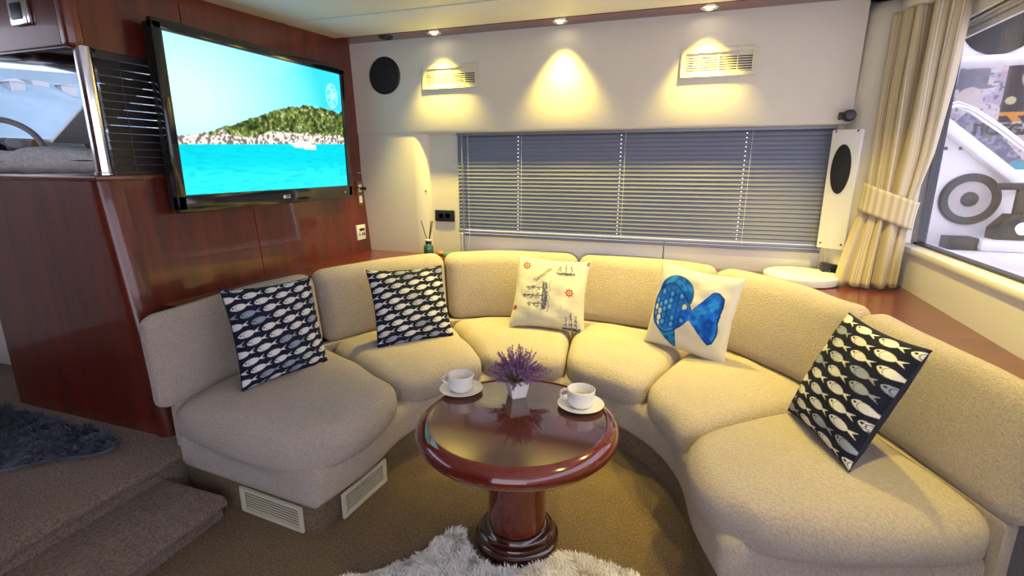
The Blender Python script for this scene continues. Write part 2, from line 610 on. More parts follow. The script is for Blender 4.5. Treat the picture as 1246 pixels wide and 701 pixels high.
# wooden ledge between sofa and walls
OUT = [(0, -2.16, 1.48), (.5, -2.15, 1.93), (1, -2.02, 2.40), (1.5, -1.84, 2.77), (2, -1.54, 3.08), (2.5, -1.15, 3.27), (3, -.72, 3.36),
       (3.5, -.30, 3.32), (4, .08, 3.17), (4.5, .40, 2.90), (5, .64, 2.53), (5.5, .81, 2.16), (6, .98, 1.76)]
INN = [(0, -1.33, 1.42), (.5, -1.285, 1.72), (1, -1.29, 2.05), (1.5, -1.20, 2.34), (2, -1.03, 2.52), (2.5, -.82, 2.61), (3, -.61, 2.62),
       (3.5, -.38, 2.56), (4, -.17, 2.42), (4.5, -.03, 2.24), (5, .05, 2.04), (5.5, .095, 1.80), (6, .18, 1.57)]


def onorm(s):
    a, b = crom(OUT, s - 0.03), crom(OUT, s + 0.03)
    d = b - a
    d /= np.linalg.norm(d)
    return np.array([-d[1], d[0]])


def spos(s, t):
    """t 0..1 inner to junction; beyond 1: metres along the outward normal."""
    i, o = crom(INN, s), crom(OUT, s)
    if t <= 1:
        return i * (1 - t) + o * t
    return o + onorm(s) * (t - 1)


def tf(s):
    """thickness of the back, slimmer along the arms"""
    return float(np.interp(s, [0, 0.5, 1, 2, 4, 5, 5.6, 6], [0.28, 0.42, 0.70, 1, 1, 0.85, 0.65, 0.45]))


led = MB()
v, n = [], 0
for k in range(61):
    s = 0.25 + 5.73 * k / 60
    p = spos(s, 1.0 + 0.24 * tf(s))
    d = onorm(s)
    ts = [9.]
    if d[0] < -1e-3: ts.append((-2.46 - p[0]) / d[0])
    if d[0] > 1e-3: ts.append((1.14 - p[0]) / d[0])
    if d[1] > 1e-3: ts.append((3.60 - p[1]) / d[1])
    q = p + d * max(0.003, min(ts))
    for z in (ZL - 0.04, ZL):
        v += [(p[0], p[1], z), (q[0], q[1], z)]
f = []
for k in range(60):
    a, b = 4 * k, 4 * k + 4
    f += [(a + 2, a + 3, b + 3, b + 2), (a, b, b + 1, a + 1), (a, a + 2, b + 2, b), (a + 1, b + 1, b + 3, a + 3)]
f += [(0, 1, 3, 2), (240, 242, 243, 241)]
# corner infills
led.add(v, f)
led.add([(-2.46, 3.0, ZL - .045), (-1.7, 3.60, ZL - .045), (-2.46, 3.60, ZL - .045), (-2.46, 3.0, ZL - .001), (-1.7, 3.60, ZL - .001), (-2.46, 3.60, ZL - .001)],
        [(0, 1, 2), (3, 5, 4), (0, 3, 4, 1), (1, 4, 5, 2), (2, 5, 3, 0)])
led.add([(1.14, 2.9, ZL - .045), (1.14, 3.60, ZL - .045), (0.5, 3.60, ZL - .045), (1.14, 2.9, ZL - .001), (1.14, 3.60, ZL - .001), (0.5, 3.60, ZL - .001)],
        [(0, 1, 2), (3, 5, 4), (0, 3, 4, 1), (1, 4, 5, 2), (2, 5, 3, 0)])
struct(led.build('ledge', 'wood_h'), 'varnished wooden ledge running behind the sofa')

# helm surround behind the cabinet
hs = empty('wall_helm', (-4.3, 2.5, 0))
struct(hs, 'white helm bulkhead below the windscreen')
part_at(MB().box((-4.7, 3.45, Z2), (-2.5, 3.55, ZC)), 'forward_panel', 'white', hs)
part_at(MB().box((-4.6, -1.6, Z2), (-4.5, 3.5, 1.62)), 'side_panel', 'white', hs)

# windscreen
w3 = empty('window_3', (-4.3, 2.4, 1.62))
struct(w3, 'raked windscreen at the helm')


def bar(name, a, b, w, d, mat, parent, up=(1, 0, 0)):
    a, b = Vector(a), Vector(b)
    dr = (b - a)
    L = dr.length
    dr.normalize()
    u = Vector(up)
    sx = dr.cross(u).normalized()
    u = sx.cross(dr)
    m = Matrix((sx, u, dr)).transposed().to_4x4()
    m.translation = (a + b) / 2
    mb = MB().box((-w / 2, -d / 2, -L / 2), (w / 2, d / 2, L / 2), min(w, d) * 0.2).xf(m)
    return part_at(mb, name, mat, parent, True)


# pane lies in a plane leaning inwards at the top, across x from y 1.4 to 3.2
part_at(MB().add([(-4.35, 1.2, 1.66), (-4.35, 3.2, 1.66), (-4.05, 3.2, 2.32), (-4.05, 1.2, 2.32), (-4.358, 1.2, 1.66), (-4.358, 3.2, 1.66), (-4.058, 3.2, 2.32), (-4.058, 1.2, 2.32)],
                 [(0, 1, 2, 3), (7, 6, 5, 4), (0, 4, 5, 1), (1, 5, 6, 2), (2, 6, 7, 3), (3, 7, 4, 0)]), 'pane', 'windscreen', w3)
bar('bottom_frame', (-4.35, 1.0, 1.645), (-4.35, 3.3, 1.645), 0.05, 0.06, 'white', w3)
bar('top_frame', (-4.06, 1.0, 2.30), (-4.06, 3.3, 2.30), 0.10, 0.06, 'white', w3)
bar('diagonal_post', (-4.25, 2.50, 1.60), (-3.85, 2.98, 2.32), 0.20, 0.06, 'white', w3)
part_at(MB().box((-4.5, 2.62, 1.2), (-3.95, 3.45, 1.72), 0.02), 'side_coaming', 'white', w3, True)
bar('left_post', (-4.32, 2.02, 2.30), (-4.36, 1.7, 1.95), 0.05, 0.05, 'white', w3)

# ================================================================== SOFA
sofa = empty('curved_sofa', (-0.6, 2.4, 0))
tag(sofa, 'curved beige terry sectional sofa wrapped around the round pedestal table', 'sofa')
SO = np.array([-0.6, 2.4, 0])


def zt(s):
    return float(np.interp(s, [0, 1, 2, 3, 4, 5, 6], [0.85, 0.865, 0.88, 0.885, 0.88, 0.86, 0.83]))


def nz(p, sc, amp):
    return mnoise.noise(Vector((p[0] * sc, p[1] * sc, p[2] * sc))) * amp


def seat_cushion(k):
    half, r = (0.42, 0.40, 0.095), 0.082
    vs, fs = rbox(half, r, (14, 12, 2))
    out = []
    s0, s1 = k + 0.006, k + 0.994
    for p in vs:
        fu = (p[0] / half[0] + 1) / 2
        t = (p[1] / half[1] + 1) / 2
        e = abs(2 * fu - 1)
        s = s0 + (s1 - s0) * fu
        front = (1 - t)
        tt = -0.035 + t * 1.06 + 0.12 * e ** 4 * front ** 2
        if k in (0, 5):        # outer end corners less scalloped
            pass
        q = spos(s, min(tt, 1.0)) if tt <= 1 else spos(s, tt)
        if tt < 0:
            i, o = crom(INN, s), crom(OUT, s)
            q = i + (o - i) * tt
        w = p[2]
        z = 0.345 + w
        up = max(0, w) / half[2]
        z += up * (0.030 * (1 - e ** 2.5) * math.sin(math.pi * min(1, 0.25 + 0.6 * t)) - 0.035 * front ** 3)
        z -= (1 - up) * 0.0
        P = np.array([q[0], q[1], z])
        # end cushions bulge out along the open end
        if k == 0 and fu < 0.3: P[1] -= 0.05 * math.sin(math.pi * t) * (1 - fu / 0.3) ** 1
        if k == 5 and fu > 0.7: P[1] -= 0.07 * math.sin(math.pi * min(1, t * 1.0)) * ((fu - 0.7) / 0.3)
        P += nz(P, 4.5, 0.008)
        out.append(P - SO)
    return put('seat_cushion', out, fs, 'fabric', sofa, True)


def back_cushion(k):
    half, r = (0.42, 0.095, 0.23), 0.072
    vs, fs = rbox(half, r, (14, 2, 8))
    out = []
    s0, s1 = k + 0.005, k + 0.995
    if k == 0: s0 = -0.02
    for p in vs:
        fu = (p[0] / half[0] + 1) / 2
        e = abs(2 * fu - 1)
        s = s0 + (s1 - s0) * fu
        hgt = (p[2] / half[2] + 1) / 2
        top = zt(s)
        z = 0.42 + hgt * (top - 0.42)
        d = 0.105 + p[1] + 0.085 * hgt - (0.02 * math.sin(math.pi * hgt) * (1 - e ** 2) if p[1] < 0 else 0)
        q = spos(min(max(s, 0), 6), 1) + onorm(min(max(s, 0.04), 5.96)) * d * tf(s)
        P = np.array([q[0], q[1], z])
        if k == 0 and fu < 0.3: P[1] -= 0.03 * (1 - fu / 0.3)
        if k == 5 and fu > 0.7: P[1] -= 0.05 * (fu - 0.7) / 0.3
        P += nz(P, 4.0, 0.007)
        out.append(P - SO)
    return put('back_cushion', out, fs, 'fabric', sofa, True)


def long_body(name, t0, t1, z0, z1, r, mat, s0=0.0, s1=6.0, thin=False):
    half = (2.6, 0.40, (z1 - z0) / 2)
    vs, fs = rbox(half, r, (70, 6, 2))
    out = []
    for p in vs:
        fu = (p[0] / half[0] + 1) / 2
        t = (p[1] / half[1] + 1) / 2
        s = s0 + (s1 - s0) * fu
        tt = t0 + t * (t1 - t0)
        if thin: tt = 1 + (tt - 1) * tf(s)
        q = spos(s, tt)
        out.append(np.array([q[0], q[1], (z0 + z1) / 2 + p[2]]) - SO)
    return put(name, out, fs, mat, sofa, True)


for k in range(6): seat_cushion(k)
for k in range(6): back_cushion(k)
long_body('seat_base', 0.0, 1.0, 0.125, 0.30, 0.045, 'fabric')
long_body('back_frame', 1.0, 1.10, 0.13, 0.43, 0.02, 'fabric', s0=0.03, thin=True)
pl = long_body('plinth', 0.045, 0.98, -0.005, 0.15, 0.01, 'carpet', 0.03, 5.95)


def vent(parent, c, ux, w, h, loc0=(0, 0, 0), nslat=8, name='vent_grille', depth=0.012, mat='ivory', ribs=0, rim=0.014):
    """Louvred grille: frame, dark back, slats. ux horizontal unit vector; faces the side ux x z."""
    ux = Vector(ux).normalized()
    uz = Vector((0, 0, 1))
    un = ux.cross(uz)
    c = Vector(c) - Vector(loc0)

    def pbox(mb, x0, x1, z0, z1, d0, d1):
        vv = []
        for (x, z, d) in [(x0, z0, d0), (x1, z0, d0), (x1, z1, d0), (x0, z1, d0), (x0, z0, d1), (x1, z0, d1), (x1, z1, d1), (x0, z1, d1)]:
            vv.append(ux * x + uz * z + un * d + c)
        return mb.add(vv, [(0, 1, 2, 3), (7, 6, 5, 4), (0, 4, 5, 1), (1, 5, 6, 2), (2, 6, 7, 3), (3, 7, 4, 0)])
    fr = MB()
    pbox(fr, -w / 2, w / 2, -h / 2, -h / 2 + rim, 0, depth)
    pbox(fr, -w / 2, w / 2, h / 2 - rim, h / 2, 0, depth)
    pbox(fr, -w / 2, -w / 2 + rim * 1.2, -h / 2 + rim, h / 2 - rim, 0, depth)
    pbox(fr, w / 2 - rim * 1.2, w / 2, -h / 2 + rim, h / 2 - rim, 0, depth)
    fo = fr.build(name, mat, parent)
    bk = MB()
    pbox(bk, -w / 2 + 0.004, w / 2 - 0.004, -h / 2 + 0.004, h / 2 - 0.004, -0.004, 0.0015)
    bk.build('backing', 'black', fo)
    ih = h - 2 * rim
    for i in range(nslat):
        z = -ih / 2 + ih * (i + 0.5) / nslat
        sb = MB()
        t = ih / nslat * 0.24
        pbox(sb, -w / 2 + rim, w / 2 - rim, z - t, z + t, 0.0015, 0.0042)
        sb.build('slat', mat, fo)
    for i in range(ribs):
        x = -w / 2 + w * (i + 1) / (ribs + 1)
        rb = MB()
        pbox(rb, x - 0.003, x + 0.003, -ih / 2, ih / 2, 0.002, depth * 0.5)
        rb.build('rib', mat, fo)
    return fo


a, b = spos(0.03, 0.12), spos(0.03, 0.54)
mid = (a + b) / 2
d = (a - b) / np.linalg.norm(a - b)
vent(sofa, (mid[0], mid[1] - 0.004, 0.062), (d[0], d[1], 0), 0.36, 0.118, SO, 7)
a, b = spos(0.22, 0.045), spos(0.70, 0.045)
mid = (a + b) / 2
d = (b - a) / np.linalg.norm(b - a)
vent(sofa, (mid[0] + 0.022, mid[1], 0.064), (d[0], d[1], 0), 0.30, 0.118, SO, 7)

# ================================================================== TABLE
TX, TY, TZ = -0.578, 1.71, 0.548
tb = empty('pedestal_table', (TX, TY, 0))
tag(tb, 'round glossy mahogany pedestal coffee table with thick bullnose rim', 'table')
rimp = [(0.30, 0.452), (0.318, 0.446), (0.338, 0.450), (0.352, 0.462), (0.356, 0.470), (0.362, 0.470), (0.378, 0.478), (0.388, 0.492), (0.391, 0.508),
        (0.387, 0.524), (0.376, 0.538), (0.362, 0.546), (0.354, 0.550), (0.348, 0.552), (0.343, 0.549), (0.341, 0.545), (0.30, 0.544)]
MB().lathe(rimp, 96).build('rim', 'wood_table', tb, True)
MB().lathe([(0.0005, 0.540), (0.342, 0.540), (0.342, 0.5465), (0.0005, 0.5465)], 96).build('tabletop', 'burl', tb, True)
colm = MB().lathe([(0.116, 0.03), (0.116, 0.45)], 48).build('column', 'wood_table', tb, True)
for a in (-1.75, 0.35, 2.4):
    MB().box((-0.0012, -0.0012, 0.07), (0.0012, 0.0012, 0.45)).xf(Matrix.Translation((0.1162 * math.cos(a), 0.1162 * math.sin(a), 0))).build('seam', 'wood_dark', colm)
MB().lathe([(0.170, 0.0), (0.172, 0.012), (0.170, 0.026), (0.160, 0.032), (0.157, 0.036), (0.158, 0.044), (0.152, 0.056), (0.138, 0.062), (0.132, 0.068), (0.128, 0.078), (0.117, 0.084)], 64).build('base_moulding', 'wood_dark', tb, True)


def cup(x, y, z, ang, label):
    r = empty('coffee_cup', (x, y, z))
    r.scale = (1.14, 1.14, 1.12)
    tag(r, label, 'cup')
    MB().lathe([(0.026, 0.0), (0.030, 0.0), (0.034, 0.004), (0.044, 0.012), (0.0475, 0.026), (0.0495, 0.066), (0.0480, 0.0675), (0.0465, 0.066), (0.0445, 0.034), (0.039, 0.018), (0.028, 0.008), (0.001, 0.007)], 40).build('body', 'china', r, True)
    MB().lathe([(0.001, 0.030), (0.044, 0.030), (0.044, 0.032), (0.001, 0.032)], 32).build('coffee', 'ivory', r, True)
    c, s = math.cos(ang), math.sin(ang)
    pts = []
    for k in range(11):
        t = -1.45 + 2.9 * k / 10
        rr = 0.046 + 0.027 * math.cos(t)
        pts.append((rr * c, rr * s, 0.040 + 0.020 * math.sin(t)))
    MB().tube(pts, 0.0048, 8).build('handle', 'china', r, True)


def saucer(x, y, z, label):
    o = MB().lathe([(0.045, 0.0), (0.050, 0.0), (0.070, 0.007), (0.092, 0.016), (0.0935, 0.0175), (0.092, 0.0185), (0.070, 0.0105), (0.040, 0.0045), (0.001, 0.004)], 56).build('saucer', 'china', None, True)
    o.location = (x, y, z)
    tag(o, label, 'saucer')


ZT = 0.5465
saucer(-0.878, 1.845, ZT, 'white saucer on the table beside the potted lavender, nearer the screen wall')
cup(-0.878, 1.845, ZT + 0.004, math.pi * 1.03, 'white coffee cup on the table, on the screen-wall side of the lavender')
saucer(-0.362, 1.872, ZT, 'white saucer on the table, on the window-wall side of the lavender')
cup(-0.362, 1.872, ZT + 0.004, math.pi * 1.03, 'white coffee cup on the table, on the window-wall side of the lavender')

# potted lavender
pt = empty('potted_lavender', (-0.638, 1.885, ZT), (0, 0, R(38)))
tag(pt, 'purple lavender bunch in a small white square pot on the table', 'plant')
b = MB()
v = []
for (h, r) in [(0.030, 0.0), (0.030, 0.0), (0.044, 0.075), (0.041, 0.075), (0.038, 0.062)]: pass
lay = [(0.029, 0.0), (0.044, 0.078), (0.0405, 0.078), (0.038, 0.064)]
for (h, z) in lay:
    v += [(-h, -h, z), (h, -h, z), (h, h, z), (-h, h, z)]
f = [(3, 2, 1, 0)]
for i in range(3):
    f += [(4 * i + k, 4 * i + (k + 1) % 4, 4 * i + 4 + (k + 1) % 4, 4 * i + 4 + k) for k in range(4)]
f += [(12, 13, 14, 15)]
b.add(v, f).build('pot', 'china', pt)
st, bl, lf = MB(), MB(), MB()
for i in range(150):
    az = random.uniform(0, 2 * math.pi)
    el = math.acos(random.uniform(0.05, 1.0))
    L = random.uniform(0.10, 0.165) * (1 - 0.18 * el / 1.57)
    base = Vector((random.uniform(-.02, .02), random.uniform(-.02, .02), 0.066))
    d = Vector((math.sin(el) * math.cos(az), math.sin(el) * math.sin(az), math.cos(el) * 1.0 + 0.12)).normalized()
    tip = base + d * L
    midp = base + d * L * 0.5 + Vector((0, 0, 0.012))
    st.tube([base, midp, tip], [0.0013, 0.001, 0.0008], 3)
    nfl = random.randint(7, 11)
    for j in range(nfl):
        q = base.lerp(tip, 0.60 + 0.42 * j / nfl)
        for m_ in range(3):
            off = Vector((random.gauss(0, 1), random.gauss(0, 1), random.gauss(0, 1))).normalized()
            sz = random.uniform(0.004, 0.0075)
            p1 = q + off * 0.002
            p2 = q + off * sz * 1.3 + d * 0.006
            sd = off.cross(d).normalized() * sz * 0.45
            bl.add([p1 - sd, p1 + sd, p2, p1 + d * 0.004 + off * sz], [(0, 1, 2), (0, 3, 1), (0, 2, 3), (1, 3, 2)])
    for j in range(3):
        q = base.lerp(tip, random.uniform(0.15, 0.6))
        off = Vector((random.gauss(0, 1), random.gauss(0, 1), random.gauss(0, .6))).normalized()
        sd = off.cross(d).normalized() * 0.002
        lf.add([q - sd, q + sd, q + off * 0.022 + d * 0.01, q + off * 0.01 + d * 0.004 + sd * .3], [(0, 1, 2), (0, 3, 1), (0, 2, 3), (1, 3, 2)])
tag(st.build('stems', 'stem', pt, fix=False), kind='stuff')
tag(bl.build('blossoms', 'lav', pt, fix=False), kind='stuff')
tag(lf.build('leaves', 'leaf', pt, fix=False), kind='stuff')

# ================================================================== PILLOWS
NG = 200
PS = 0.475


def sstep(e0, e1, x):
    t = np.clip((x - e0) / (e1 - e0), 0, 1)
    return t * t * (3 - 2 * t)


def mixc(base, col, m):
    return base * (1 - m[..., None]) + np.array(col) * m[..., None]


def hsh(a, b, k=0):
    return np.modf(np.abs(np.sin(a * 127.1 + b * 311.7 + k * 74.7) * 43758.5453))[0]


def fish_print(u, v, seed=0):
    """white herring rows on navy; u, v in 0..1"""
    nx, ny = (3.2, 10.0) if seed > 4 else (4.3, 11.0)
    ang = 0.20
    uu = u * math.cos(ang) + v * math.sin(ang) * 0.0
    sg = -0.15 if seed > 4 else 1.0
    vv = v - sg * (u - 0.5) * 0.14
    row = np.floor(vv * ny)
    x = u * nx + (row % 3) * 0.37 + seed
    colm_ = np.floor(x)
    a = x - colm_ - 0.5
    bb = vv * ny - row - 0.5
    bb = bb - sg * (a * 0.42 - 0.12 * np.sin(a * 3.0))
    col = np.zeros(u.shape + (3,)) + np.array((0.010, 0.013, 0.030))
    hb = 0.37 * np.clip(1 - np.abs((a + 0.12) / 0.33) ** 2.1, 0, None) ** 0.62
    body = sstep(0.0, 0.05, hb - np.abs(bb)) * (np.abs(a + 0.12) < 0.33)
    tail_w = np.clip((a - 0.15) / 0.30, 0, 1)
    tail = (a > 0.12) & (a < 0.46 - 0.13 * (1 - np.clip(np.abs(bb) / 0.24, 0, 1)))
    tm = sstep(0, 0.04, 0.035 + tail_w * 0.23 - np.abs(bb)) * tail
    h = hsh(colm_, row, seed)
    w = np.array((0.66, 0.65, 0.63))
    fc = np.zeros_like(col) + w
    g = (h > 0.74)[..., None]
    fc = np.where(g, np.array((0.26, 0.29, 0.38)), fc)
    sp = ((h > 0.60) & (h < 0.74))
    spots = (np.sin(a * 55) * np.sin(bb * 42) > 0.15) & sp
    fc = np.where(spots[..., None], np.array((0.20, 0.22, 0.28)), fc)
    m = np.clip(body + tm, 0, 1)
    col = col * (1 - m[..., None]) + fc * m[..., None]
    gill = sstep(0.018, 0.008, np.abs(a + 0.26 - 0.10 * bb ** 2 * 10)) * body
    col = mixc(col, (0.02, 0.025, 0.05), gill * 0.8)
    eye = sstep(0.055, 0.035, np.hypot((a + 0.345), (bb - 0.05) * 0.55))
    col = mixc(col, (0.006, 0.008, 0.02), eye)
    return col


def vnoise(u, v, sc, seed):
    x, y = u * sc, v * sc
    xi, yi = np.floor(x), np.floor(y)
    fx, fy = x - xi, y - yi
    fx, fy = fx * fx * (3 - 2 * fx), fy * fy * (3 - 2 * fy)
    h = lambda i, j: hsh(xi + i, yi + j, seed)
    return (h(0, 0) * (1 - fx) + h(1, 0) * fx) * (1 - fy) + (h(0, 1) * (1 - fx) + h(1, 1) * fx) * fy


def ship_print(u, v, seed=0):
    cream = np.array((0.54, 0.52, 0.47))
    col = np.zeros(u.shape + (3,)) + cream
    n1 = vnoise(u, v, 7, 3) * 0.6 + vnoise(u, v, 17, 5) * 0.4
    col = mixc(col, (0.46, 0.45, 0.42), sstep(0.52, 0.62, n1) * 0.6)
    contour = sstep(0.018, 0.006, np.abs(n1 - 0.5))
    col = mixc(col, (0.33, 0.34, 0.36), contour * 0.45)
    # helm wheels
    for (cx, cy, r) in [(0.14, 0.84, 0.052), (0.755, 0.50, 0.052), (0.03, 0.24, 0.03)]:
        dx, dy = u - cx, v - cy
        d = np.hypot(dx, dy)
        an = np.arctan2(dy, dx)
        ring = sstep(0.012, 0.006, np.abs(d - r * 0.75))
        spoke = (np.cos(an * 8) > 0.72) & (d < r * 1.3) & (d > r * 0.95)
        spk2 = (np.cos(an * 8) > 0.6) & (d < r * .75)
        col = mixc(col, (0.62, 0.30, 0.26), (d < r * .75) * 0.55)
        m = np.clip(ring + spoke * 1.0 + spk2 * 0.5 + (d < 0.012), 0, 1)
        col = mixc(col, (0.28, 0.030, 0.030), m)
    navy = (0.025, 0.040, 0.12)

    def ship(cx, cy, sx, sy, rot, k):
        c, s = math.cos(rot), math.sin(rot)
        x = ((u - cx) * c + (v - cy) * s) / sx
        y = (-(u - cx) * s + (v - cy) * c) / sy
        nn = vnoise(u, v, 60, k)
        hull = (y < -0.45) & (y > -0.85 + 0.18 * x * x) & (np.abs(x) < 0.9 - 0.25 * (-0.45 - y))
        masts = np.zeros_like(u)
        for (mx, mh) in [(-0.5, 0.55), (0.0, 0.95), (0.5, 0.7)]:
            masts = np.maximum(masts, (np.abs(x - mx) < 0.03) & (y > -0.5) & (y < mh))
            for j in range(3):
                y0 = -0.3 + j * (mh + 0.3) / 3.2
                sail = (np.abs(x - mx + 0.05) < 0.20 - 0.035 * j) & (y > y0) & (y < y0 + (mh + 0.3) / 3.8)
                masts = np.maximum(masts, sail * (nn > 0.42) * 0.75)
        rig = sstep(0.03, 0.01, np.abs(y + 0.45 - 1.3 * (1 - np.abs(x) / 0.95))) * (np.abs(x) < 0.95) * 0.6
        wave = sstep(0.05, 0.02, np.abs(y + 0.93 - 0.04 * np.sin(x * 12))) * (np.abs(x) < 1) * 0.5
        m = np.clip(hull * (0.6 + 0.4 * (nn > 0.35)) + masts + rig + wave, 0, 1)
        return mixc(col, navy, m * 0.92)
    col = ship(0.30, 0.42, 0.22, 0.20, math.pi / 2 * 1.02, 11)
    col = ship(0.68, 0.83, 0.15, 0.11, 0.05, 12)
    col = ship(0.82, 0.10, 0.14, 0.15, 0.1, 13)
    col = mixc(col, navy, ((u > 0.955) & (v > 0.93)) * 0.8)
    return col


def bluefish_print(u, v, seed=0):
    cream = np.array((0.62, 0.60, 0.55))
    col = np.zeros(u.shape + (3,)) + cream
    deep, mid_, lite = (0.006, 0.05, 0.40), (0.008, 0.11, 0.70), (0.03, 0.27, 0.80)
    n1 = vnoise(u, v, 9, 2) * 0.6 + vnoise(u, v, 22, 4) * 0.4

    def paint(mask, edge, base):
        nonlocal col
        cc = np.zeros_like(col) + np.array(base)
        cc = mixc(cc, lite, sstep(0.5, 0.72, n1))
        cc = mixc(cc, deep, sstep(0.48, 0.30, n1) * 0.8)
        col = col * (1 - mask[..., None]) + cc * mask[..., None]
        col = mixc(col, (0.006, 0.035, 0.16), edge * 0.9)
    # top fin
    x, y = u - 0.31, v - 0.66
    d = np.hypot(x / 0.235, y / 0.245)
    fin = sstep(1.0, 0.95, d) * (v > 0.60)
    rays = (np.abs(np.sin((d * 3.2 + x * 2) * 5)) < 0.30)
    paint(fin, fin * np.clip(rays * 0.7 + sstep(0.90, 0.96, d), 0, 1), (0.012, 0.18, 0.66))
    # lower fin
    cxf = 0.22 + (0.34 - v) * 0.62
    x2 = u - cxf
    wid = 0.15 * np.clip((v - 0.02) / 0.28, 0, 1) ** 0.7
    fin2 = ((v < 0.36) & (v > 0.025) & (np.abs(x2) < wid)).astype(float)
    rays2 = np.abs(np.sin(x2 / (wid + 0.02) * 8)) < 0.38
    paint(fin2, fin2 * np.clip(rays2 * 0.7 + (np.abs(x2) > wid - 0.010), 0, 1), (0.015, 0.24, 0.62))
    # body, pointed towards the tail
    d = np.hypot((u - 0.28) / (0.245 + 0.03 * (u > 0.28)), (v - 0.49) / (0.30 - 0.10 * np.clip((u - 0.30) / 0.25, 0, 1)))
    body = sstep(1.0, 0.97, d)
    paint(body, sstep(0.05, 0.02, np.abs(d - 0.975)), mid_)
    # scales
    row = np.floor(u / 0.062)
    ys = v / 0.078 + (row % 2) * 0.5
    fy = ys - np.floor(ys) - 0.5
    fx = u / 0.062 - row - 0.5
    sd = np.hypot(fx * 1.05, fy)
    ins = body * (d < 0.88) * (u > 0.07)
    h = hsh(np.floor(ys), row, 9)
    cell = ins * sstep(0.50, 0.42, sd)
    col = mixc(col, (0.006, 0.06, 0.42), ins * 0.75)
    col = mixc(col, (0.03, 0.25, 0.75), cell * (0.35 + 0.5 * (h > 0.4)))
    col = mixc(col, (0.14, 0.44, 0.68), cell * sstep(0.35, 0.20, sd) * (h > 0.5) * 0.7)
    col = mixc(col, (0.66, 0.68, 0.45), cell * (h > 0.93))
    # tail
    x, y = u - 0.50, v - 0.455
    an = np.arctan2(y, x)
    rr = np.hypot(x, y)
    lim = np.interp(an, [-0.75, -0.6, -0.2, 0.0, 0.3, 0.65, 0.85, 0.98], [0.40, 0.425, 0.40, 0.375, 0.40, 0.475, 0.455, 0.40])
    tl = ((an > -0.74) & (an < 0.95) & (rr < lim) & (x > -0.01)).astype(float)
    edge = tl * np.clip(sstep(0.030, 0.012, lim - rr) + sstep(0.05, 0.02, np.minimum(an + 0.74, 0.95 - an)), 0, 1)
    ray = tl * (np.abs(np.sin(an * 11)) < 0.18) * 0.35
    paint(tl, np.clip(edge + ray, 0, 1), (0.008, 0.15, 0.74))
    join = sstep(0.075, 0.06, np.hypot((u - 0.51) * 0.8, v - 0.465))
    paint(join, join * 0.0, mid_)
    return col


def pillow_xyz(U, V, side, puff):
    """U, V in -1..1; local x right, z up; side -1 = front (towards -y)."""
    a = PS / 2
    e = 0.075
    X = a * U * (1 - e * (1 - V ** 2) * U ** 2) * 1.02
    Z = a * V * (1 - e * (1 - U ** 2) * V ** 2) * 1.02
    th = puff * np.clip((1 - U ** 2) * (1 - V ** 2), 0, 1) ** 0.42
    wr = 0.0035 * np.sin(U * 7 + V * 3) * np.sin(V * 9 - U * 2) * np.clip((1 - U ** 2) * (1 - V ** 2) * 3, 0, 1)
    Y = side * (th + wr)
    return X, Y, Z


def pillow(name, pose, printer, back_mat, label, group=None, seed=0.0, text=None, puff=0.074):
    r = empty(name, pose[:3], (pose[3], pose[4], pose[5]))
    tag(r, label, 'cushion', group)
    r.rotation_mode = 'YXZ'
    g = np.linspace(-1, 1, NG)
    g = np.sign(g) * (1 - (1 - np.abs(g)) ** 1.25)
    U, V = np.meshgrid(g, g)
    X, Y, Z = pillow_xyz(U, V, -1, puff)
    verts = np.stack([X, Y, Z], -1).reshape(-1, 3)
    cols = np.clip(printer((U + 1) / 2, (V + 1) / 2, seed), 0, 1).reshape(-1, 3)
    idx = np.arange(NG * NG).reshape(NG, NG)
    faces = np.stack([idx[:-1, :-1], idx[:-1, 1:], idx[1:, 1:], idx[1:, :-1]], -1).reshape(-1, 4).tolist()
    put('printed_front', verts, faces, 'pillow', r, True, cols)
    nb = 40
    g = np.linspace(-1, 1, nb)
    U, V = np.meshgrid(g, g)
    X, Y, Z = pillow_xyz(U, V, 1, puff * 0.95)
    verts = np.stack([X, Y, Z], -1).reshape(-1, 3)
    idx = np.arange(nb * nb).reshape(nb, nb)
    faces = np.stack([idx[:-1, :-1], idx[1:, :-1], idx[1:, 1:], idx[:-1, 1:]], -1).reshape(-1, 4).tolist()
    put('back_cover', verts, faces, back_mat, r, True)
    # seam cord round the edge
    t = np.linspace(-1, 1, 25)[:-1]
    ring = [(x, -1) for x in t] + [(1, x) for x in t] + [(-x, 1) for x in t] + [(-1, -x) for x in t]
    pts = []
    for (a_, b_) in ring:
        x, y, z = pillow_xyz(np.array(a_), np.array(b_), -1, puff)
        pts.append((float(x), 0.0, float(z)))
    MB().tube(pts, 0.0028, 6, closed=True).build('seam_edge', back_mat, r, True)
    if text:
        cu = bpy.data.curves.new('lettering', 'FONT')
        cu.body = text[0]
        cu.size = text[1]
        cu.align_x = 'CENTER'
        to = bpy.data.objects.new('tmp_lettering', cu)
        COL.objects.link(to)
        me = bpy.data.meshes.new_from_object(to.evaluated_get(bpy.context.evaluated_depsgraph_get()))
        bpy.data.objects.remove(to)
        c, s = math.cos(text[4]), math.sin(text[4])
        for vt in me.vertices:
            x = (vt.co.x * c - vt.co.y * s) / (PS / 2) + text[2]
            y = (vt.co.x * s + vt.co.y * c) / (PS / 2) + text[3]
            X, Y, Z = pillow_xyz(np.array(x), np.array(y), -1, puff)
            vt.co = (float(X), float(Y) - 0.0012, float(Z))
        me.materials.append(M['print_grey'])
        lo = bpy.data.objects.new('lettering', me)
        COL.objects.link(lo)
        lo.parent = r
    return r


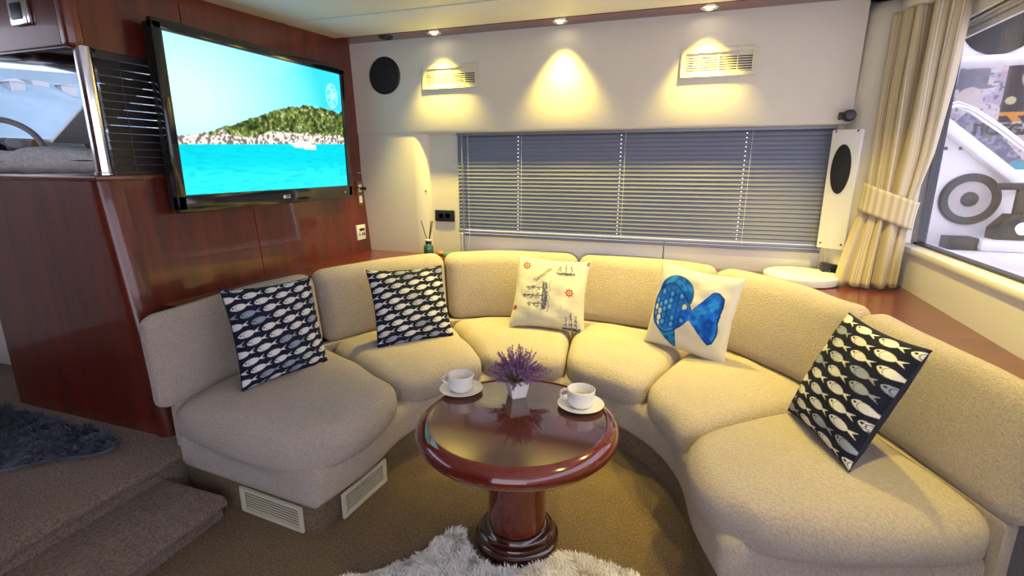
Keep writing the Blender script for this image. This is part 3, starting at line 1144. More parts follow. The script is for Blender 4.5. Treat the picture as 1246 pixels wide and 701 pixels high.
pillow('scatter_cushion', (-1.925, 1.925, 0.683, -0.27, 0.06, 1.36), fish_print, 'navy', 'navy scatter cushion with white fish rows, by the screen-wall end of the sofa', 'navy cushions with white fish', 0.0)
pillow('scatter_cushion', (-1.580, 2.640, 0.655, -0.46, 0.04, 0.88), fish_print, 'navy', 'navy fish-print scatter cushion between the other fish cushion and the ship-print cushion', 'navy cushions with white fish', 2.3)
pillow('scatter_cushion', (-0.835, 3.145, 0.672, -0.50, 0.10, 0.28), ship_print, 'cream_cotton', 'cream scatter cushion printed with navy ships and red helm wheels', seed=0.0, text=('Sanapples', 0.036, -0.22, 0.42, 0.80))
pillow('scatter_cushion', (0.045, 2.935, 0.690, -0.20, 0.07, -0.42), bluefish_print, 'cream_cotton', 'cream scatter cushion painted with one large blue fish')
pillow('scatter_cushion', (0.616, 2.116, 0.684, -0.414, -0.035, -1.341), fish_print, 'navy', 'navy fish-print scatter cushion leaning on the window-wall arm of the sofa', 'navy cushions with white fish', 5.1)


# ================================================================== FUR
def fur(name, poly, z, n, length, mat, parent, lean=(0, 0), seed=1, lift=0.5, width=0.0022):
    """Tapered strands growing from a pelt with outline poly."""
    rg = np.random.default_rng(seed)
    P = np.array(poly)
    lo, hi = P.min(0), P.max(0)
    pts = []
    while len(pts) < n:
        c = rg.uniform(lo, hi, (n, 2))
        ins = np.zeros(len(c), bool)
        j = len(P) - 1
        for i in range(len(P)):
            cond = ((P[i, 1] > c[:, 1]) != (P[j, 1] > c[:, 1])) & (c[:, 0] < (P[j, 0] - P[i, 0]) * (c[:, 1] - P[i, 1]) / (P[j, 1] - P[i, 1] + 1e-12) + P[i, 0])
            ins ^= cond
            j = i
        pts += c[ins].tolist()
    pts = np.array(pts[:n])
    clump = np.stack([vnoise(pts[:, 0] + 9, pts[:, 1] + 9, 22, 1) - 0.5, vnoise(pts[:, 0] + 9, pts[:, 1] + 9, 22, 2) - 0.5], -1) * 2.6
    wav = np.stack([vnoise(pts[:, 0] + 9, pts[:, 1] + 9, 5, 3) - 0.5, vnoise(pts[:, 0] + 9, pts[:, 1] + 9, 5, 4) - 0.5], -1) * 1.6
    dirs = clump + wav + np.array(lean) + rg.normal(0, 0.35, (n, 2))
    L = length * rg.uniform(0.65, 1.15, n)
    d3 = np.concatenate([dirs, np.full((n, 1), lift * 2)], 1)
    d3 /= np.linalg.norm(d3, axis=1)[:, None]
    zz = z + 0.004 * vnoise(pts[:, 0] + 9, pts[:, 1] + 9, 8, 6)
    b0 = np.concatenate([pts, zz[:, None] if zz.ndim == 1 else zz], 1)
    sd = np.cross(d3, rg.normal(0, 1, (n, 3)))
    sd /= np.linalg.norm(sd, axis=1)[:, None] + 1e-9
    sd *= width
    mid_ = b0 + d3 * L[:, None] * 0.55
    tip = b0 + d3 * L[:, None]
    tip[:, 2] -= L * 0.22
    tip[:, 2] = np.maximum(tip[:, 2], z - 0.012)
    V = np.stack([b0 - sd, b0 + sd, mid_ - sd * 0.8, mid_ + sd * 0.8, tip], 1).reshape(-1, 3)
    k = np.arange(n) * 5
    quads = np.stack([k, k + 1, k + 3, k + 2], 1).tolist()
    tris = np.stack([k + 2, k + 3, k + 4], 1).tolist()
    off = np.array(parent.location)
    o = put(name, V - off, quads + tris, mat, parent, True)
    return tag(o, kind='stuff')


def pelt(name, poly, z, h, mat, label, cat, strands, length, seed, lean=(0, 0), lift=0.5, width=0.0022):
    P = np.array(poly)
    c = P.mean(0)
    r = empty(name, (c[0], c[1], z))
    tag(r, label, cat)
    b = MB().prism([tuple(p) for p in poly], lambda x, y, q: (x, y, q), z, z + h)
    part_at(b, 'hide', mat, r)
    fur('fleece', poly, z + h, strands, length, mat, r, lean, seed, lift, width)
    return r


def smooth_poly(pts, m=6):
    P = [np.array(p, float) for p in pts]
    n = len(P)
    out = []
    for i in range(n):
        p0, p1, p2, p3 = P[i - 1], P[i], P[(i + 1) % n], P[(i + 2) % n]
        for k in range(m):
            t = k / m
            out.append(0.5 * ((2 * p1) + (-p0 + p2) * t + (2 * p0 - 5 * p1 + 4 * p2 - p3) * t * t + (-p0 + 3 * p1 - 3 * p2 + p3) * t ** 3))
    return [tuple(q) for q in out]


pelt('sheepskin_rug', smooth_poly([(-1.12, 1.24), (-1.00, 1.36), (-0.90, 1.47), (-0.86, 1.60), (-0.80, 1.645), (-0.74, 1.57), (-0.66, 1.515), (-0.56, 1.510), (-0.44, 1.58), (-0.36, 1.66), (-0.20, 1.66), (-0.06, 1.60), (-0.02, 1.3), (-0.12, 0.9), (-0.4, 0.72), (-0.85, 0.75), (-1.05, 0.95)]),
     0.0, 0.012, 'fur_white', 'white shaggy sheepskin rug lying against the table base', 'rug', 70000, 0.036, 3, (0.0, 0.15), 0.75, 0.0018)
pelt('sheepskin_throw', smooth_poly([(-3.9, 1.20), (-3.5, 1.42), (-3.1, 1.47), (-2.95, 1.44), (-2.75, 1.46), (-2.56, 1.44), (-2.44, 1.40), (-2.46, 1.31), (-2.60, 1.22), (-2.70, 1.10), (-2.85, 0.98), (-3.0, 0.85), (-3.4, 0.8), (-3.8, 0.9)]),
     Z2, 0.012, 'fur_grey', 'slate grey long-haired sheepskin spread on the carpeted platform', 'rug', 42000, 0.062, 5, (0.9, -0.25), 0.34, 0.0026)

# ================================================================== TELEVISION
tv = empty('television', (-2.36, 2.505, 1.26))
tag(tv, 'large flat television showing a turquoise bay, on the mahogany wall', 'television')
TVO = Vector((-2.36, 2.505, 1.26))
Y0, Y1, ZB0, ZB1 = 1.822, 3.192, 1.262, 2.145


def tvbox(name, a, b_, mat, bev=0.0, parent=tv):
    return part_at(MB().box(a, b_, bev), name, mat, tv, bev > 0)


tvbox('housing', (-2.43, Y0 + 0.012, ZB0 + 0.012), (-2.375, Y1 - 0.012, ZB1 - 0.012), 'black', 0.01)
sy0, sy1, sz0, sz1 = Y0 + 0.052, Y1 - 0.045, ZB0 + 0.088, ZB1 - 0.050
tvbox('bezel', (-2.385, Y0, ZB0), (-2.352, Y1, sz0), 'gloss_black', 0.008)
tvbox('bezel', (-2.385, Y0, sz1), (-2.352, Y1, ZB1), 'gloss_black', 0.008)
tvbox('bezel', (-2.385, Y0, ZB0 + .01), (-2.352, sy0, ZB1 - .01), 'gloss_black', 0.008)
tvbox('bezel', (-2.385, sy1, ZB0 + .01), (-2.352, Y1, ZB1 - .01), 'gloss_black', 0.008)
tvbox('wall_bracket', (-2.46, 2.3, 1.5), (-2.42, 2.75, 1.95), 'black')


def bay_picture(u, v):
    sky = np.zeros(u.shape + (3,))
    sky += np.array((0.03, 0.52, 0.86))
    g = np.clip(1.15 - np.hypot((u - 0.05) * 1.05, (v - 0.62) * 0.9) * 1.35, 0, 1)
    sky = mixc(sky, (0.50, 0.95, 1.0), g * 0.95)
    cl = sstep(0.55, 0.75, vnoise(u, v * 3, 4, 7)) * sstep(0.3, 0.9, u) * 0.25
    sky = mixc(sky, (0.55, 0.9, 1.0), cl)
    shore = 0.325 + 0.06 * u
    hill = 0.385 + 0.30 * sstep(0.0, 0.78, u) ** 0.85 - 0.02 * sstep(0.8, 1, u)
    hill += (vnoise(u, v * 0, 30, 1) - 0.5) * 0.022 + (vnoise(u, v * 0, 90, 2) - 0.5) * 0.012
    hm = sstep(-0.004, 0.004, hill - v)
    n = vnoise(u * 1.6, v, 42, 3) * 0.6 + vnoise(u * 1.6, v, 95, 4) * 0.4
    veg = np.zeros_like(sky) + np.array((0.055, 0.085, 0.018))
    veg = mixc(veg, (0.19, 0.24, 0.055), sstep(0.45, 0.75, n))
    veg = mixc(veg, (0.012, 0.025, 0.008), sstep(0.42, 0.25, n))
    veg = mixc(veg, (0.55, 0.50, 0.38), sstep(0.74, 0.82, n) * 0.8)
    col = sky * (1 - hm[..., None]) + veg * hm[..., None]
    rk = shore + 0.075 + (vnoise(u, v * 0, 24, 8) - 0.5) * 0.05
    rm = sstep(-0.006, 0.006, rk - v) * hm
    rc = np.zeros_like(sky) + np.array((0.62, 0.56, 0.50))
    rc = mixc(rc, (0.14, 0.12, 0.11), sstep(0.50, 0.30, vnoise(u * 1.6, v, 70, 9)))
    col = col * (1 - rm[..., None]) + rc * rm[..., None]
    sm = sstep(0.003, -0.003, v - shore)
    sea = np.zeros_like(sky) + np.array((0.0, 0.50, 0.58))
    sea = mixc(sea, (0.02, 0.66, 0.72), sstep(0.25, 0.05, v))
    sea = mixc(sea, (0.0, 0.40, 0.50), sstep(0.5, 0.8, vnoise(u * 2, v * 7, 12, 5)) * 0.5)
    col = col * (1 - sm[..., None]) + sea * sm[..., None]
    # boat
    bx, by = u - 0.68, v - 0.352
    hull = (by > -0.018 - 0.01 * (bx > 0)) & (by < 0.010 + 0.012 * (bx < -0.02)) & (bx > -0.095 + (0.01 - by) * 1.2) & (bx < 0.088)
    cab = (by >= 0.008) & (by < 0.034) & (bx > -0.04) & (bx < 0.055)
    mast = (np.abs(bx - 0.05) < 0.004) & (by > 0) & (by < 0.075)
    col = mixc(col, (0.72, 0.80, 0.85), (hull | cab | mast) * 1.0)
    col = mixc(col, (0.10, 0.30, 0.40), ((by > 0.014) & (by < 0.022) & (bx > -0.02) & (bx < 0.05)) * 0.8)
    # round lacy emblem
    ex, ey = (u - 0.925) / 0.046, (v - 0.80) / 0.105
    d = np.hypot(ex, ey)
    an = np.arctan2(ey, ex)
    ring = sstep(0.09, 0.04, np.abs(d - 0.95)) * 0.55
    lace = (d < 0.88) * (vnoise(u, v, 75, 12) > 0.5) * 0.75 + (d < 0.3) * 0.4
    petals = (np.abs(np.sin(an * 4 + d * 3)) < 0.25) & (d < 0.9)
    col = mixc(col, (0.50, 0.92, 1.0), np.clip(ring + lace * 0.6 + petals * 0.5, 0, 1))
    return col


nu, nv = 300, 180
U, V = np.meshgrid(np.linspace(0, 1, nu), np.linspace(0, 1, nv))
vx = np.stack([np.full(U.shape, -2.362 + 2.36), sy0 + U * (sy1 - sy0) - TVO.y, sz0 + V * (sz1 - sz0) - TVO.z], -1).reshape(-1, 3)
idx = np.arange(nu * nv).reshape(nv, nu)
fc = np.stack([idx[:-1, :-1], idx[:-1, 1:], idx[1:, 1:], idx[1:, :-1]], -1).reshape(-1, 4).tolist()
tag(put('lit_screen', vx, fc, 'screen', tv, False, np.clip(bay_picture(U, V), 0, 1).reshape(-1, 3)), 'bright screen with a wooded rocky island, a motorboat and turquoise sea')


def text_mesh(body, size, mat, parent, M4, name='lettering', bold=0.0, ext=0.0006, align='CENTER'):
    cu = bpy.data.curves.new(name, 'FONT')
    cu.body = body
    cu.size = size
    cu.align_x = align
    cu.align_y = 'CENTER'
    cu.offset = bold
    cu.extrude = ext
    to = bpy.data.objects.new('tmp_' + name, cu)
    COL.objects.link(to)
    me = bpy.data.meshes.new_from_object(to.evaluated_get(bpy.context.evaluated_depsgraph_get()))
    bpy.data.objects.remove(to)
    me.transform(M4)
    me.materials.append(M[mat])
    o = bpy.data.objects.new(name, me)
    COL.objects.link(o)
    o.parent = parent
    return o


MX = Matrix(((0, 0, 1, 0), (1, 0, 0, 0), (0, 1, 0, 0), (0, 0, 0, 1)))       # text plane -> faces +x
text_mesh('LG', 0.030, 'print_white', tv, Matrix.Translation((0.009, 0.045, 0.044)) @ MX)
dm = MB().lathe([(0.011, -0.0006), (0.011, 0.0006)], 24).xf(Matrix.Translation((0.009, 0.012, 0.044)) @ Matrix.Rotation(math.pi / 2, 4, 'Y'))
dm.build('logo_disc', 'print_white', tv)
part_at(MB().box((-2.352, 3.10, 1.30), (-2.351, 3.108, 1.308)), 'standby_light', 'print_white', tv)

# ================================================================== LEFT CABINET, POLE, OVERHEAD LOCKER
cab = empty('mahogany_cabinet', (-2.9, 1.9, Z2))
tag(cab, 'tall glossy mahogany cabinet with rounded corner post beside the steps', 'cabinet')
CX0 = -3.41


def cabx(z):
    return -2.45 + 0.17 * (1.43 - z) / 1.21


def rounded_right(x0fn, xinset, y0, y1, rad, z0, z1, name, mat, nzs=6):
    b = MB()
    v = []
    lv = np.linspace(z0, z1, nzs)
    for z in lv:
        xr = cabx(z) + xinset
        xl = x0fn(z)
        ring = [(xl, y1), (xl, y0)]
        for k in range(7):
            a = -math.pi / 2 + math.pi / 2 * k / 6
            ring.append((xr - rad + rad * math.cos(a), y0 + rad + rad * math.sin(a)))
        ring.append((xr, y1))
        v += [(x, y, z) for x, y in ring]
    n = 10
    f = [(i * n + k, i * n + (k + 1) % n, (i + 1) * n + (k + 1) % n, (i + 1) * n + k) for i in range(nzs - 1) for k in range(n)]
    f += [tuple(range(n - 1, -1, -1)), tuple((nzs - 1) * n + k for k in range(n))]
    b.add(v, f)
    return part_at(b, name, mat, cab, True)


part_at(MB().prism([(CX0, Z2), (cabx(Z2) - 0.085, Z2), (cabx(1.43) - 0.085, 1.43), (CX0, 1.43)], lambda x, z, y: (x, y, z), 1.54, 2.25), 'front_panel', 'wood', cab)
rounded_right(lambda z: cabx(z) - 0.080, 0.0, 1.533, 1.64, 0.05, Z2, 1.43, 'corner_post', 'wood')
part_at(MB().box((CX0 - 0.01, 1.53, 1.425), (-2.44, 2.3, 1.452), 0.006), 'top_ledge', 'wood_h', cab, True)

pole = empty('chrome_pole', (-2.465, 1.585, 1.452))
tag(pole, 'polished chrome support pole between the cabinet and overhead locker', 'pole')
MB().lathe([(0.031, 0.0), (0.031, 0.525)], 32).build('shaft', 'chrome', pole, True)
MB().lathe([(0.036, 0.0), (0.036, 0.008), (0.031, 0.012)], 32).build('collar', 'chrome', pole, True)

lock = empty('overhead_locker', (-2.9, 1.9, 1.97))
tag(lock, 'mahogany overhead locker above the helm opening', 'locker')
part_at(MB().box((-3.6, 1.535, 1.975), (-2.50, 2.2, ZC), 0.004), 'front_panel', 'wood', lock, True)
part_at(MB().box((-2.505, 1.528, 1.965), (-2.445, 1.60, ZC), 0.022, 3), 'corner_post', 'wood', lock, True)
part_at(MB().box((-3.6, 1.53, 1.962), (-2.47, 2.2, 1.976), 0.003), 'bottom_board', 'wood_dark', lock, True)
sl = empty('square_lamp', (-2.705, 1.53, 2.115))
tag(sl, 'small square chrome-framed light with dark lens on overhead locker', 'light')
part_at(MB().box((-2.765, 1.512, 2.062), (-2.645, 1.534, 2.168), 0.010), 'frame', 'chrome', sl, True)
part_at(MB().box((-2.74, 1.508, 2.083), (-2.67, 1.515, 2.147), 0.004), 'lens', 'black', sl, True)

# dark slatted blind in the opening beside the pole
kb = empty('dark_slatted_blind', (-2.45, 1.85, 1.452))
tag(kb, 'black slatted blind with bright gaps beside the chrome pole', 'blind')
for i in range(15):
    z = 1.478 + i * 0.0345
    m = Matrix.Translation((-2.47, 1.85, z)) @ Matrix.Rotation(R(78), 4, 'Y')
    part_at(MB().box((-0.0162, -0.215, -0.0008), (0.0162, 0.215, 0.0008)).xf(m), 'slat', 'dark_slat', kb)
part_at(MB().box((-2.485, 1.632, 1.945), (-2.455, 2.068, 1.978)), 'head_rail', 'dark_slat', kb)
part_at(MB().box((-2.482, 1.632, 1.4525), (-2.458, 2.068, 1.466)), 'bottom_rail', 'dark_slat', kb)
for y in (1.72, 1.98):
    part_at(MB().tube([(-2.452, y, 1.46), (-2.452, y, 1.95)], 0.002, 5), 'cord', 'dark_slat', kb)

# helm: fleece seat roll, dash, wheel
sr = empty('fleece_seat_back', (-3.15, 1.78, 1.452))
tag(sr, 'grey fleece-covered helm seat back resting above the mahogany cabinet', 'seat')
vs, fs = rbox((0.50, 0.09, 0.062), 0.055, (18, 3, 2))
vs = [np.array((p[0], p[1], p[2] + 0.062 + 0.012 * math.sin(p[0] * 9 + 1.2) * (p[2] > 0) + nz(p, 9, 0.008))) for p in vs]
put('cushion', vs, fs, 'fleece', sr, True)
part_at(MB().box((-3.62, 1.72, 1.4515), (-2.66, 1.84, 1.462)), 'base_board', 'wood_dark', sr)

dash = empty('helm_dashboard', (-3.95, 2.3, 1.30))
tag(dash, 'dark blue helm instrument dashboard behind the steering wheel', 'dashboard')
part_at(MB().prism([(-4.24, 1.2), (-3.75, 1.2), (-3.75, 1.56), (-3.86, 1.63), (-4.24, 1.63)], lambda x, z, y: (x, y, z), 1.7, 2.40), 'console', 'gloss_black', dash)
for k in range(3):
    g = MB().lathe([(0.035, 0), (0.037, 0.008), (0.033, 0.012), (0.001, 0.010)], 24).xf(Matrix.Translation((-3.80, 1.85 + 0.12 * k, 1.612)) @ Matrix.Rotation(R(48), 4, 'Y'))
    part_at(g, 'gauge', ('amber', 'print_white', 'amber')[k], dash, True)
whl = empty('steering_wheel', (-3.74, 1.86, 1.49), (R(-25), 0, R(62)))
tag(whl, 'grey steering wheel in front of the helm dashboard', 'steering wheel')
ring = [(0.20 * math.cos(2 * math.pi * k / 48), 0, 0.09 + 0.20 * math.sin(2 * math.pi * k / 48)) for k in range(48)]
MB().tube(ring, 0.017, 10, closed=True).build('rim', 'cone', whl, True)
for k in range(3):
    a = math.pi / 2 + 2 * math.pi * k / 3
    MB().tube([(0, 0, 0.09), (0.20 * math.cos(a), 0, 0.09 + 0.20 * math.sin(a))], 0.009, 6).build('spoke', 'chrome', whl, True)
MB().tube([(0, -0.02, 0.09), (0, 0.03, 0.09)], 0.04, 16).build('hub', 'black', whl, True)

# drawers left of the cabinet
dr = empty('drawer_unit', (-3.95, 2.0, Z2))
tag(dr, 'pale grey drawer unit beyond the mahogany cabinet', 'drawers')
part_at(MB().box((-4.45, 1.86, Z2), (-3.43, 2.3, 1.15)), 'body', 'white', dr)
for (z0, z1) in [(0.25, 0.50), (0.51, 0.76), (0.77, 1.02)]:
    d_ = part_at(MB().box((-4.44, 1.842, z0), (-3.45, 1.862, z1), 0.004), 'drawer', 'white', dr, True)

# ================================================================== BACK WALL FITTINGS
# round black wall speaker
sp = empty('wall_speaker', (-2.17, YB, 2.118))
tag(sp, 'round black speaker on the cream soffit beside the television', 'speaker')
ry = Matrix.Rotation(math.pi / 2, 4, 'X')
MB().lathe([(0.126, 0), (0.128, 0.010), (0.120, 0.016), (0.115, 0.010)], 48, capped=False).xf(ry).build('rim', 'black', sp, True)
MB().lathe([(0.118, 0.004), (0.116, 0.015), (0.08, 0.020), (0.001, 0.022)], 48).xf(ry).build('grille_cloth', 'mesh_black', sp, True)

for (x, w_, z, lab) in [(-1.648, 0.425, 2.087, 'cream louvred air vent on the soffit, next to the round black speaker'), (0.078, 0.415, 2.076, 'cream louvred air vent on the soffit, next to the padded corner column')]:
    vr = empty('air_vent', (x, YB, z))
    tag(vr, lab, 'vent')
    vent(vr, (0, -0.001, 0), (1, 0, 0), w_, 0.152, (0, 0, 0), 8, 'grille', 0.012, 'ivory', 3, 0.022)

# downlights; the last two are unseen, added to warm the right sofa arm
for i, (x, y, on_, pw_) in enumerate([(-2.075, 3.305, False, 0), (-1.70, 3.295, True, 1.0), (-0.845, 3.295, True, 1.0), (0.005, 3.295, True, 1.0), (0.66, 2.55, True, 0.58), (0.66, 1.45, True, 0.42)]):
    zl = ZC - 0.004 if y > 3.2 else ZC - 0.001 - 0.036 * (3.245 - y)
    dl = empty('ceiling_downlight', (x, y, zl))
    labs = ['unlit dark recessed downlight in the wood strip nearest the screen wall', 'lit chrome downlight in the wood strip beside the unlit one',
            'lit chrome downlight midway along the wood strip', 'lit chrome downlight above the air vent by the corner column', 'unseen chrome downlight added in the white ceiling to warm the window-wall sofa arm', 'unseen chrome downlight added in the white ceiling to warm the end of the sofa']
    tag(dl, labs[i], 'downlight')
    MB().lathe([(0.030, 0.003), (0.032, -0.004), (0.044, -0.010), (0.050, -0.006), (0.050, 0.002)], 32, capped=False).build('ring', 'chrome' if on_ else 'black', dl, True)
    MB().lathe([(0.001, 0.002), (0.031, 0.002), (0.031, 0.0), (0.001, -0.002)], 24).build('lens', 'lamp_on' if on_ else 'lamp_off', dl, True)
    if on_:
        ld = bpy.data.lights.new('lamp', 'SPOT')
        ld.energy = LAMP_W * pw_
        ld.color = WARM
        ld.spot_size = R(84 if y > 3.2 else 104)
        ld.spot_blend = 1.0
        ld.shadow_soft_size = 0.03
        lo = bpy.data.objects.new('lamp', ld)
        COL.objects.link(lo)
        lo.parent = dl
        lo.location = (0, 0, -0.03)

# venetian blind
vb = empty('venetian_blind', (-0.44, 3.50, 1.0))
tag(vb, 'wide champagne venetian blind lowered over the back window', 'blind')
BX0, BX1 = -1.645, 0.752
BYc = 3.50
CORDS = [-1.18, -0.47, 0.28]
nsl = 25
holes = sorted(CORDS)
xs = [BX0]
for h in holes: xs += [h - 0.0035, h + 0.0035]
xs.append(BX1)
zs_ = [-0.0175, -0.003, 0.003, 0.0175]
sv, sf = [], []
for x in xs:
    for w_ in zs_:
        t = w_ / 0.0175
        sv.append((x - (-0.44), w_, -0.0022 * t * t))
for i in range(len(xs) - 1):
    for j in range(3):
        if i % 2 == 1 and j == 1: continue
        sf.append((i * 4 + j, (i + 1) * 4 + j, (i + 1) * 4 + j + 1, i * 4 + j + 1))
slat0 = put('slat', sv, sf, 'slat', vb, False)
for i in range(nsl):
    o = slat0 if i == 0 else slat0.copy()
    if i: COL.objects.link(o)
    o.parent = vb
    o.location = (0, 0, 0.038 + i * 0.0268)
    o.rotation_euler = (R(64), 0, 0)
part_at(MB().box((BX0, BYc - 0.018, 1.695), (BX1, BYc + 0.018, 1.722), 0.003), 'head_rail', 'slat', vb, True)
part_at(MB().box((BX0, BYc - 0.016, 1.000), (BX1, BYc + 0.012, 1.018), 0.004), 'bottom_rail', 'slat', vb, True)
part_at(MB().box((BX0 + 0.03, BYc - 0.004, 0.972), (BX1, BYc + 0.016, 0.992), 0.004), 'lower_rail', 'slat', vb, True)
for h in holes:
    part_at(MB().tube([(h + 0.03, BYc - 0.019, 1.01), (h + 0.03, BYc - 0.019, 1.70)], 0.0012, 5), 'ladder_cord', 'cord', vb)
part_at(MB().tube([(-1.60, BYc - 0.026, 1.70), (-1.597, BYc - 0.03, 1.3), (-1.595, BYc - 0.028, 0.86)], 0.006, 8), 'tilt_wand', 'slat', vb, True)
part_at(MB().tube([(-1.555, BYc - 0.024, 1.70), (-1.553, BYc - 0.024, 0.95), (-1.57, BYc - 0.022, 0.87)], 0.002, 5), 'pull_cord', 'cord', vb)

# socket, switches
so = empty('power_socket', (-1.765, 3.52, 1.115))
tag(so, 'black double power socket on the cream wall beside the blind', 'socket')
part_at(MB().box((-1.855, 3.507, 1.072), (-1.690, 3.521, 1.158), 0.006), 'plate', 'black', so, True)
for x in (-1.80, -1.745):
    part_at(MB().lathe([(0.024, 0), (0.024, 0.004), (0.020, 0.004), (0.018, -0.002), (0.001, -0.003)], 24).xf(Matrix.Translation((x, 3.507, 1.115)) @ ry), 'outlet', 'gloss_black', so, True)
kn = empty('panel_catch', (-1.90, 3.49, 1.32))


def wall_plate(name, y, z, w_, h, label, parts, mat='ivory'):
    xw = XL + 0.10 * max(0, 1.43 - z) / 1.21
    r = empty(name, (xw, y, z))
    tag(r, label, 'switch' if 'switch' in name else 'control panel')
    MB().box((-0.006, -w_ / 2, -h / 2), (0.010, w_ / 2, h / 2), 0.003).build('plate', mat, r, True)
    for (nm, dy, dz, sy, sz, mt) in parts:
        MB().box((0.006, dy - sy / 2, dz - sz / 2), (0.0135, dy + sy / 2, dz + sz / 2), 0.001).build(nm, mt, r)
    return r


bpy.data.objects.remove(kn)
cc = MB().lathe([(0.006, 0), (0.006, 0.006), (0.001, 0.008)], 16).xf(Matrix.Translation((-1.905, 3.475, 1.30)) @ ry).build('panel_catch', 'black', None, True)
tag(cc, 'tiny dark round catch on the cream corner panel', 'catch')
wall_plate('switch_plate', 3.385, 1.275, 0.062, 0.185, 'beige double outlet plate on mahogany wall beside the television', [('outlet', 0, 0.042, 0.034, 0.055, 'white'), ('outlet', 0, -0.042, 0.034, 0.055, 'china')], 'bronze')
wall_plate('thermostat_panel', 3.335, 0.985, 0.105, 0.115, 'white control panel with small buttons low on mahogany wall', [('display', 0.005, 0.02, 0.06, 0.018, 'black'), ('button', -0.025, -0.015, 0.010, 0.022, 'print_grey'), ('button', 0.012, -0.015, 0.014, 0.022, 'print_grey'), ('button', 0.034, -0.015, 0.014, 0.022, 'print_grey')], 'china')
cb = MB().tube([(-2.40, 3.16, 1.42), (-2.40, 3.24, 1.36), (-2.405, 3.33, 1.325), (-2.415, 3.39, 1.315)], 0.005, 6).tube([(-2.435, 3.385, 1.315), (-2.385, 3.40, 1.315)], 0.012, 8)
tag(cb.build('power_cable', 'black', None, True), 'black cable plugged into the outlet beside the television', 'cable')

# reed diffuser and trinkets on the ledge
DX, DY = -1.86, 3.40
rd = empty('reed_diffuser', (DX, DY, ZL))
tag(rd, 'green glass reed diffuser bottle on the ledge', 'diffuser')
MB().lathe([(0.034, 0.0), (0.037, 0.006), (0.037, 0.06), (0.030, 0.075), (0.020, 0.082), (0.020, 0.088)], 28).build('bottle', 'green_glass', rd, True)
MB().lathe([(0.022, 0.086), (0.024, 0.090), (0.024, 0.104), (0.022, 0.108)], 24).build('neck_collar', 'black', rd, True)
MB().lathe([(0.025, 0.106), (0.026, 0.110), (0.024, 0.116), (0.012, 0.117)], 24).build('rim', 'china', rd, True)
for (dx, dy) in [(-0.055, 0.0), (0.030, 0.0), (0.038, 0.01), (0.034, -0.012)]:
    MB().tube([(dx * 0.1, dy * 0.1, 0.09), (dx, dy, 0.255)], 0.0032, 6).build('reed', 'reed', rd)


def trinket(name, x, y, mat, label, r, squash):
    o = MB().lathe([(r * 0.6, 0), (r, r * squash * 0.4), (r * 0.9, r * squash * 0.8), (r * 0.5, r * squash), (0.001, r * squash * 0.9)], 18).build(name, mat, None, True)
    o.location = (x, y, ZL)
    tag(o, label, 'ornament')


trinket('glass_dish', -1.66, 3.40, 'teal', 'shallow teal glass dish on the ledge beside the reed diffuser', 0.075, 0.42)
trinket('shell_ornament', -1.765, 3.41, 'amber', 'small amber shell between the diffuser and the teal dish', 0.028, 1.1)
trinket('glass_pebble', -1.625, 3.36, 'ivory', 'small pale pebble beside the teal glass dish', 0.018, 1.8)

# round white tray on the ledge at right
tr = MB().lathe([(0.182, 0.0), (0.194, 0.006), (0.198, 0.030), (0.196, 0.045), (0.187, 0.052), (0.172, 0.053), (0.001, 0.050)], 64).build('round_lid', 'white', None, True)
tr.location = (0.63, 3.31, ZL)
tag(tr, 'round cream lid lying on the ledge behind the sofa', 'lid')

# slim white speaker on column + black reading lamp cap
ss = empty('slim_speaker', (0.79, 3.40, 1.02), (0, 0, R(-34)))
tag(ss, 'slim white wall speaker with black oval grille beside the blind', 'speaker')
MB().box((-0.075, -0.03, 0.0), (0.075, 0.025, 0.665), 0.006).build('cabinet', 'white', ss, True)
gr = MB().lathe([(1.0, 0), (1.0, 0.006), (0.92, 0.010), (0.001, 0.013)], 40)
gr.v = [(x * 0.050 - 0.004, -z - 0.029, y * 0.135 + 0.45) for x, y, z in gr.v]
gr.build('grille', 'mesh_black', ss, True)
for (x, z) in [(-0.055, 0.655), (0.055, 0.655), (-0.055, 0.03), (0.055, 0.03)]:
    MB().lathe([(0.006, 0), (0.005, 0.003), (0.001, 0.003)], 12).xf(Matrix.Translation((x, -0.030, z)) @ ry).build('screw', 'print_grey', ss, True)
cp_ = empty('reading_lamp', (0.775, YB - 0.005, 1.758))
tag(cp_, 'small black lamp knob at the soffit corner above the slim speaker', 'lamp')
MB().lathe([(0.028, 0.0), (0.032, 0.012), (0.030, 0.045), (0.022, 0.056), (0.001, 0.058)], 24).xf(ry).build('head', 'black', cp_, True)
MB().box((-0.045, -0.006, -0.02), (0.0, 0.006, 0.02), 0.004).build('mount', 'black', cp_, True)

# black box behind the curtain foot
bb_ = empty('junction_box', (0.80, 3.42, ZL))
tag(bb_, 'black junction box on the ledge under the slim speaker', 'box')
MB().box((-0.05, -0.05, 0), (0.05, 0.04, 0.10), 0.008).build('body', 'black', bb_, True)
MB().box((-0.02, -0.058, 0.03), (0.02, -0.048, 0.07), 0.003).build('cover', 'gloss_black', bb_, True)

# curtain ----------------------------------------------------------
stripe, nt, bs = new_mat('striped_curtain')
tc = nt.nodes.new('ShaderNodeAttribute')
tc.attribute_name = 'print'
nt.links.new(tc.outputs['Color'], bs.inputs['Base Color'])
bs.inputs['Roughness'].default_value = 0.75
bs.inputs['Sheen Weight'].default_value = 0.3
M['curtain'] = stripe
cu_ = empty('curtain', (0.98, 3.28, ZL + 0.02))
tag(cu_, 'cream striped curtain gathered by a tieback beside the side window', 'curtain')


